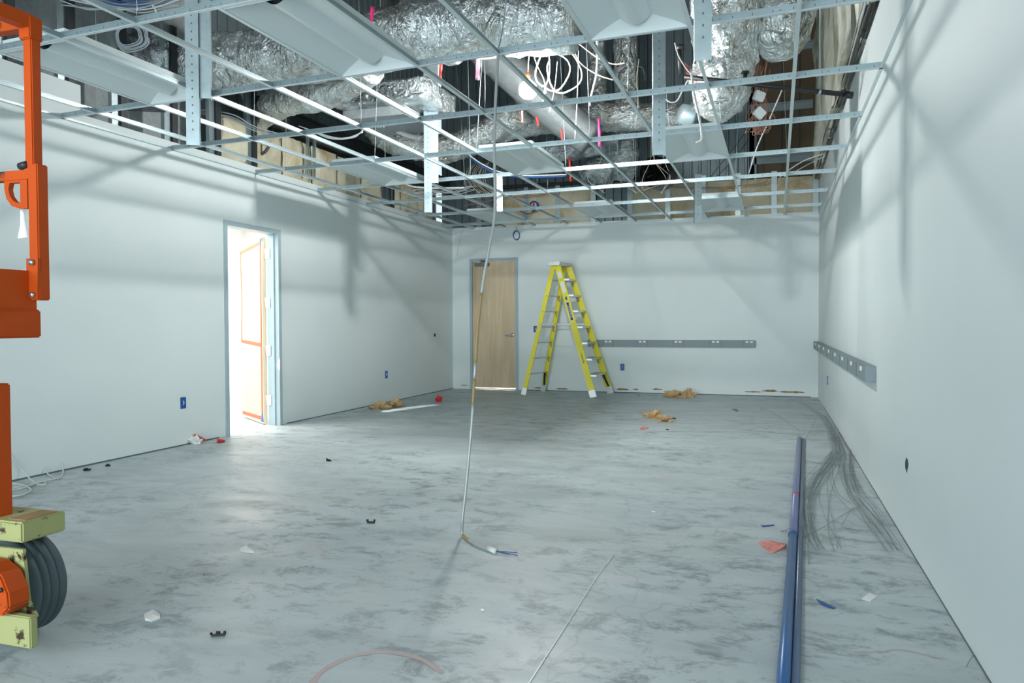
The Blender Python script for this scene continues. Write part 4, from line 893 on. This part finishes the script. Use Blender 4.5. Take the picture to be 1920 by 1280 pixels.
# blue pipes
t = thing('blue_pipe', 'long blue and grey pipe pair lying on the floor along the right side', 'pipe', W(1480, 1000, Z=0))
def fp(px, py, dx, z): p = W(px, py, Z=0); return p+Vector((dx, 0, z))
a, c, m_ = fp(1499, 826, 0, .022), fp(1468, 1300, 0, .022), fp(1481, 1010, 0, .022)
dirp = (c-a).normalized(); a2 = a; c2 = a+dirp*((c-a).length+.8); m2_ = a+dirp*(m_-a).length
MB().tube([a2, m2_], .021, 16).build('pipe_far_half', 'pipe_lilac', t); MB().tube([m2_, c2], .021, 16).build('pipe_near_half', 'pipe_blue', t)
MB().tube([m2_-dirp*.02, m2_+dirp*.02], .0245, 16).build('coupling', 'pipe_blue', t)
a3 = a2+Vector((.035, .02, -.008)); c3 = c2+Vector((.036, 0, -.008)); MB().tube([a3, c3], .0135, 12).build('side_rod', 'pipe_slate', t)
MB().tube(cr([m2_+Vector((-.03, .14, -.015)), m2_+Vector((-.06, .1, -.01)), m2_+Vector((-.05, .05, .0)), m2_+Vector((.0, .06, .028)), m2_+Vector((.03, .07, .01))], 4), .002, 5).build('tie_wire', 'wire_grey', t)
MB().lathe([(.0225, 0), (.0225, .03)], a2+dirp*((m_-a).length*.72), dirp, 16).build('red_mark', 'red', t)

# tangle of thin tie wire along the right wall
random.seed(21)
A1 = [(1490, 746), (1520, 768), (1547, 788), (1556, 812), (1562, 845), (1545, 875), (1528, 900), (1518, 935), (1520, 975), (1528, 1010), (1536, 1030)]
A2 = [(1500, 750), (1548, 780), (1570, 810), (1588, 845), (1586, 880), (1598, 920), (1625, 950), (1655, 985), (1690, 1030)]
b = MB()
def strand(base, s_, a0, a1, wig):
    pts = []; ph = RU(0, 6); of = RU(-1, 1)
    for i, (x, y) in enumerate(base[a0:a1]):
        k_ = (i+a0)/len(base); pts.append(W(x+of*s_*(.4+k_)+wig*sin(ph+i*.9), y+RU(-3, 3), Z=RU(.003, .03)))
    return cr(pts, 5)
for i in range(26):
    base = A1 if i % 2 else A2; a0 = random.randint(0, 4); a1 = random.randint(len(base)-3, len(base)); b.tube(strand(base, RU(6, 16), a0, a1, RU(3, 9)), .0014, 4)
o = b.build('tie_wire_tangle', 'wire_grey', fix=False); tag(o, 'dense tangle of thin grey tie wire lying on the floor along the right wall', 'wire', kind='stuff')
for i in range(16):
    base = A1 if i % 2 else A2; a0 = random.randint(2, 5)
    P = strand(base, 30, a0, len(base), 10)
    tag(MB().tube(P, .0015, 4).build('tie_wire', 'wire_grey', fix=False), 'single thin grey wire straying out of the tangle by the right wall', 'wire', 'stray tie wires by the right wall')
def sw(pts, label): 
    tag(MB().tube(cr([W(x, y, Z=.006+.01*(i % 2)) for i, (x, y) in enumerate(pts)], 6), .0016, 4).build('tie_wire', 'wire_grey', fix=False), label, 'wire')
sw([(1425, 770), (1432, 765), (1460, 780), (1500, 808)], 'thin wire straying left from the far end of the tangle')
sw([(1490, 1015), (1540, 990), (1580, 965), (1618, 945)], 'thin wire crossing the tangle from the blue pipe toward the wall')
sw([(1516, 1058), (1515, 1020), (1518, 990), (1524, 960)], 'thin wire pointing straight at the viewer from the tangle end')
sw([(1540, 870), (1510, 860), (1505, 835), (1520, 805), (1530, 785)], 'thin wire looping left of the tangle at its middle')
sw([(1578, 985), (1590, 965), (1600, 950)], 'short thin wire end between the two strands of the tangle')
sw([(1505, 900), (1500, 930), (1510, 965), (1512, 1010)], 'thin wire running down beside the blue pipe')
sw([(1720, 1055), (1700, 1040), (1660, 1010), (1640, 985)], 'thin wire at the near end of the tangle against the right wall')
sw([(1812, 1250), (1818, 1238), (1826, 1226)], 'short wire bit by the right wall at the bottom right')
# layout string and sprayed marks on the slab
tag(MB().tube([W(1150, 1040, Z=.003), W(1118, 1083, Z=.003), W(1060, 1175, Z=.003), W(985, 1290, Z=.003)], .0020, 5).build('layout_string', 'bright_string'), 'pale layout string lying on the floor near the bottom centre', 'string')
def mark(pts, w_, label, closed=False):
    P = cr([W(x, y, Z=.0) for x, y in pts], 6); b = MB(); vs_ = []
    for i, p in enumerate(P):
        d = (P[min(i+1, len(P)-1)]-P[max(i-1, 0)]).normalized(); s_ = Vector((-d.y, d.x, 0))*w_/2*(1+.4*noise.noise(p*14)); vs_ += [p-s_+Vector((0, 0, .0008)), p+s_+Vector((0, 0, .0008))]
    b.add(vs_, [(2*i, 2*i+1, 2*i+3, 2*i+2) for i in range(len(P)-1)], True)
    o = b.build('spray_mark', 'chalk_pink', floor_, fix=False); o['label'] = label
floor_ = sc.objects['floor']
mark([(580, 1290), (600, 1262), (640, 1238), (690, 1224), (740, 1224), (790, 1236), (830, 1262)], .022, 'faded pink sprayed arc')
mark([(1560, 1034), (1610, 1040), (1680, 1045)], .006, 'thin red chalk line')
mark([(1600, 1221), (1650, 1222), (1690, 1218), (1770, 1236)], .008, 'thin red chalk line')
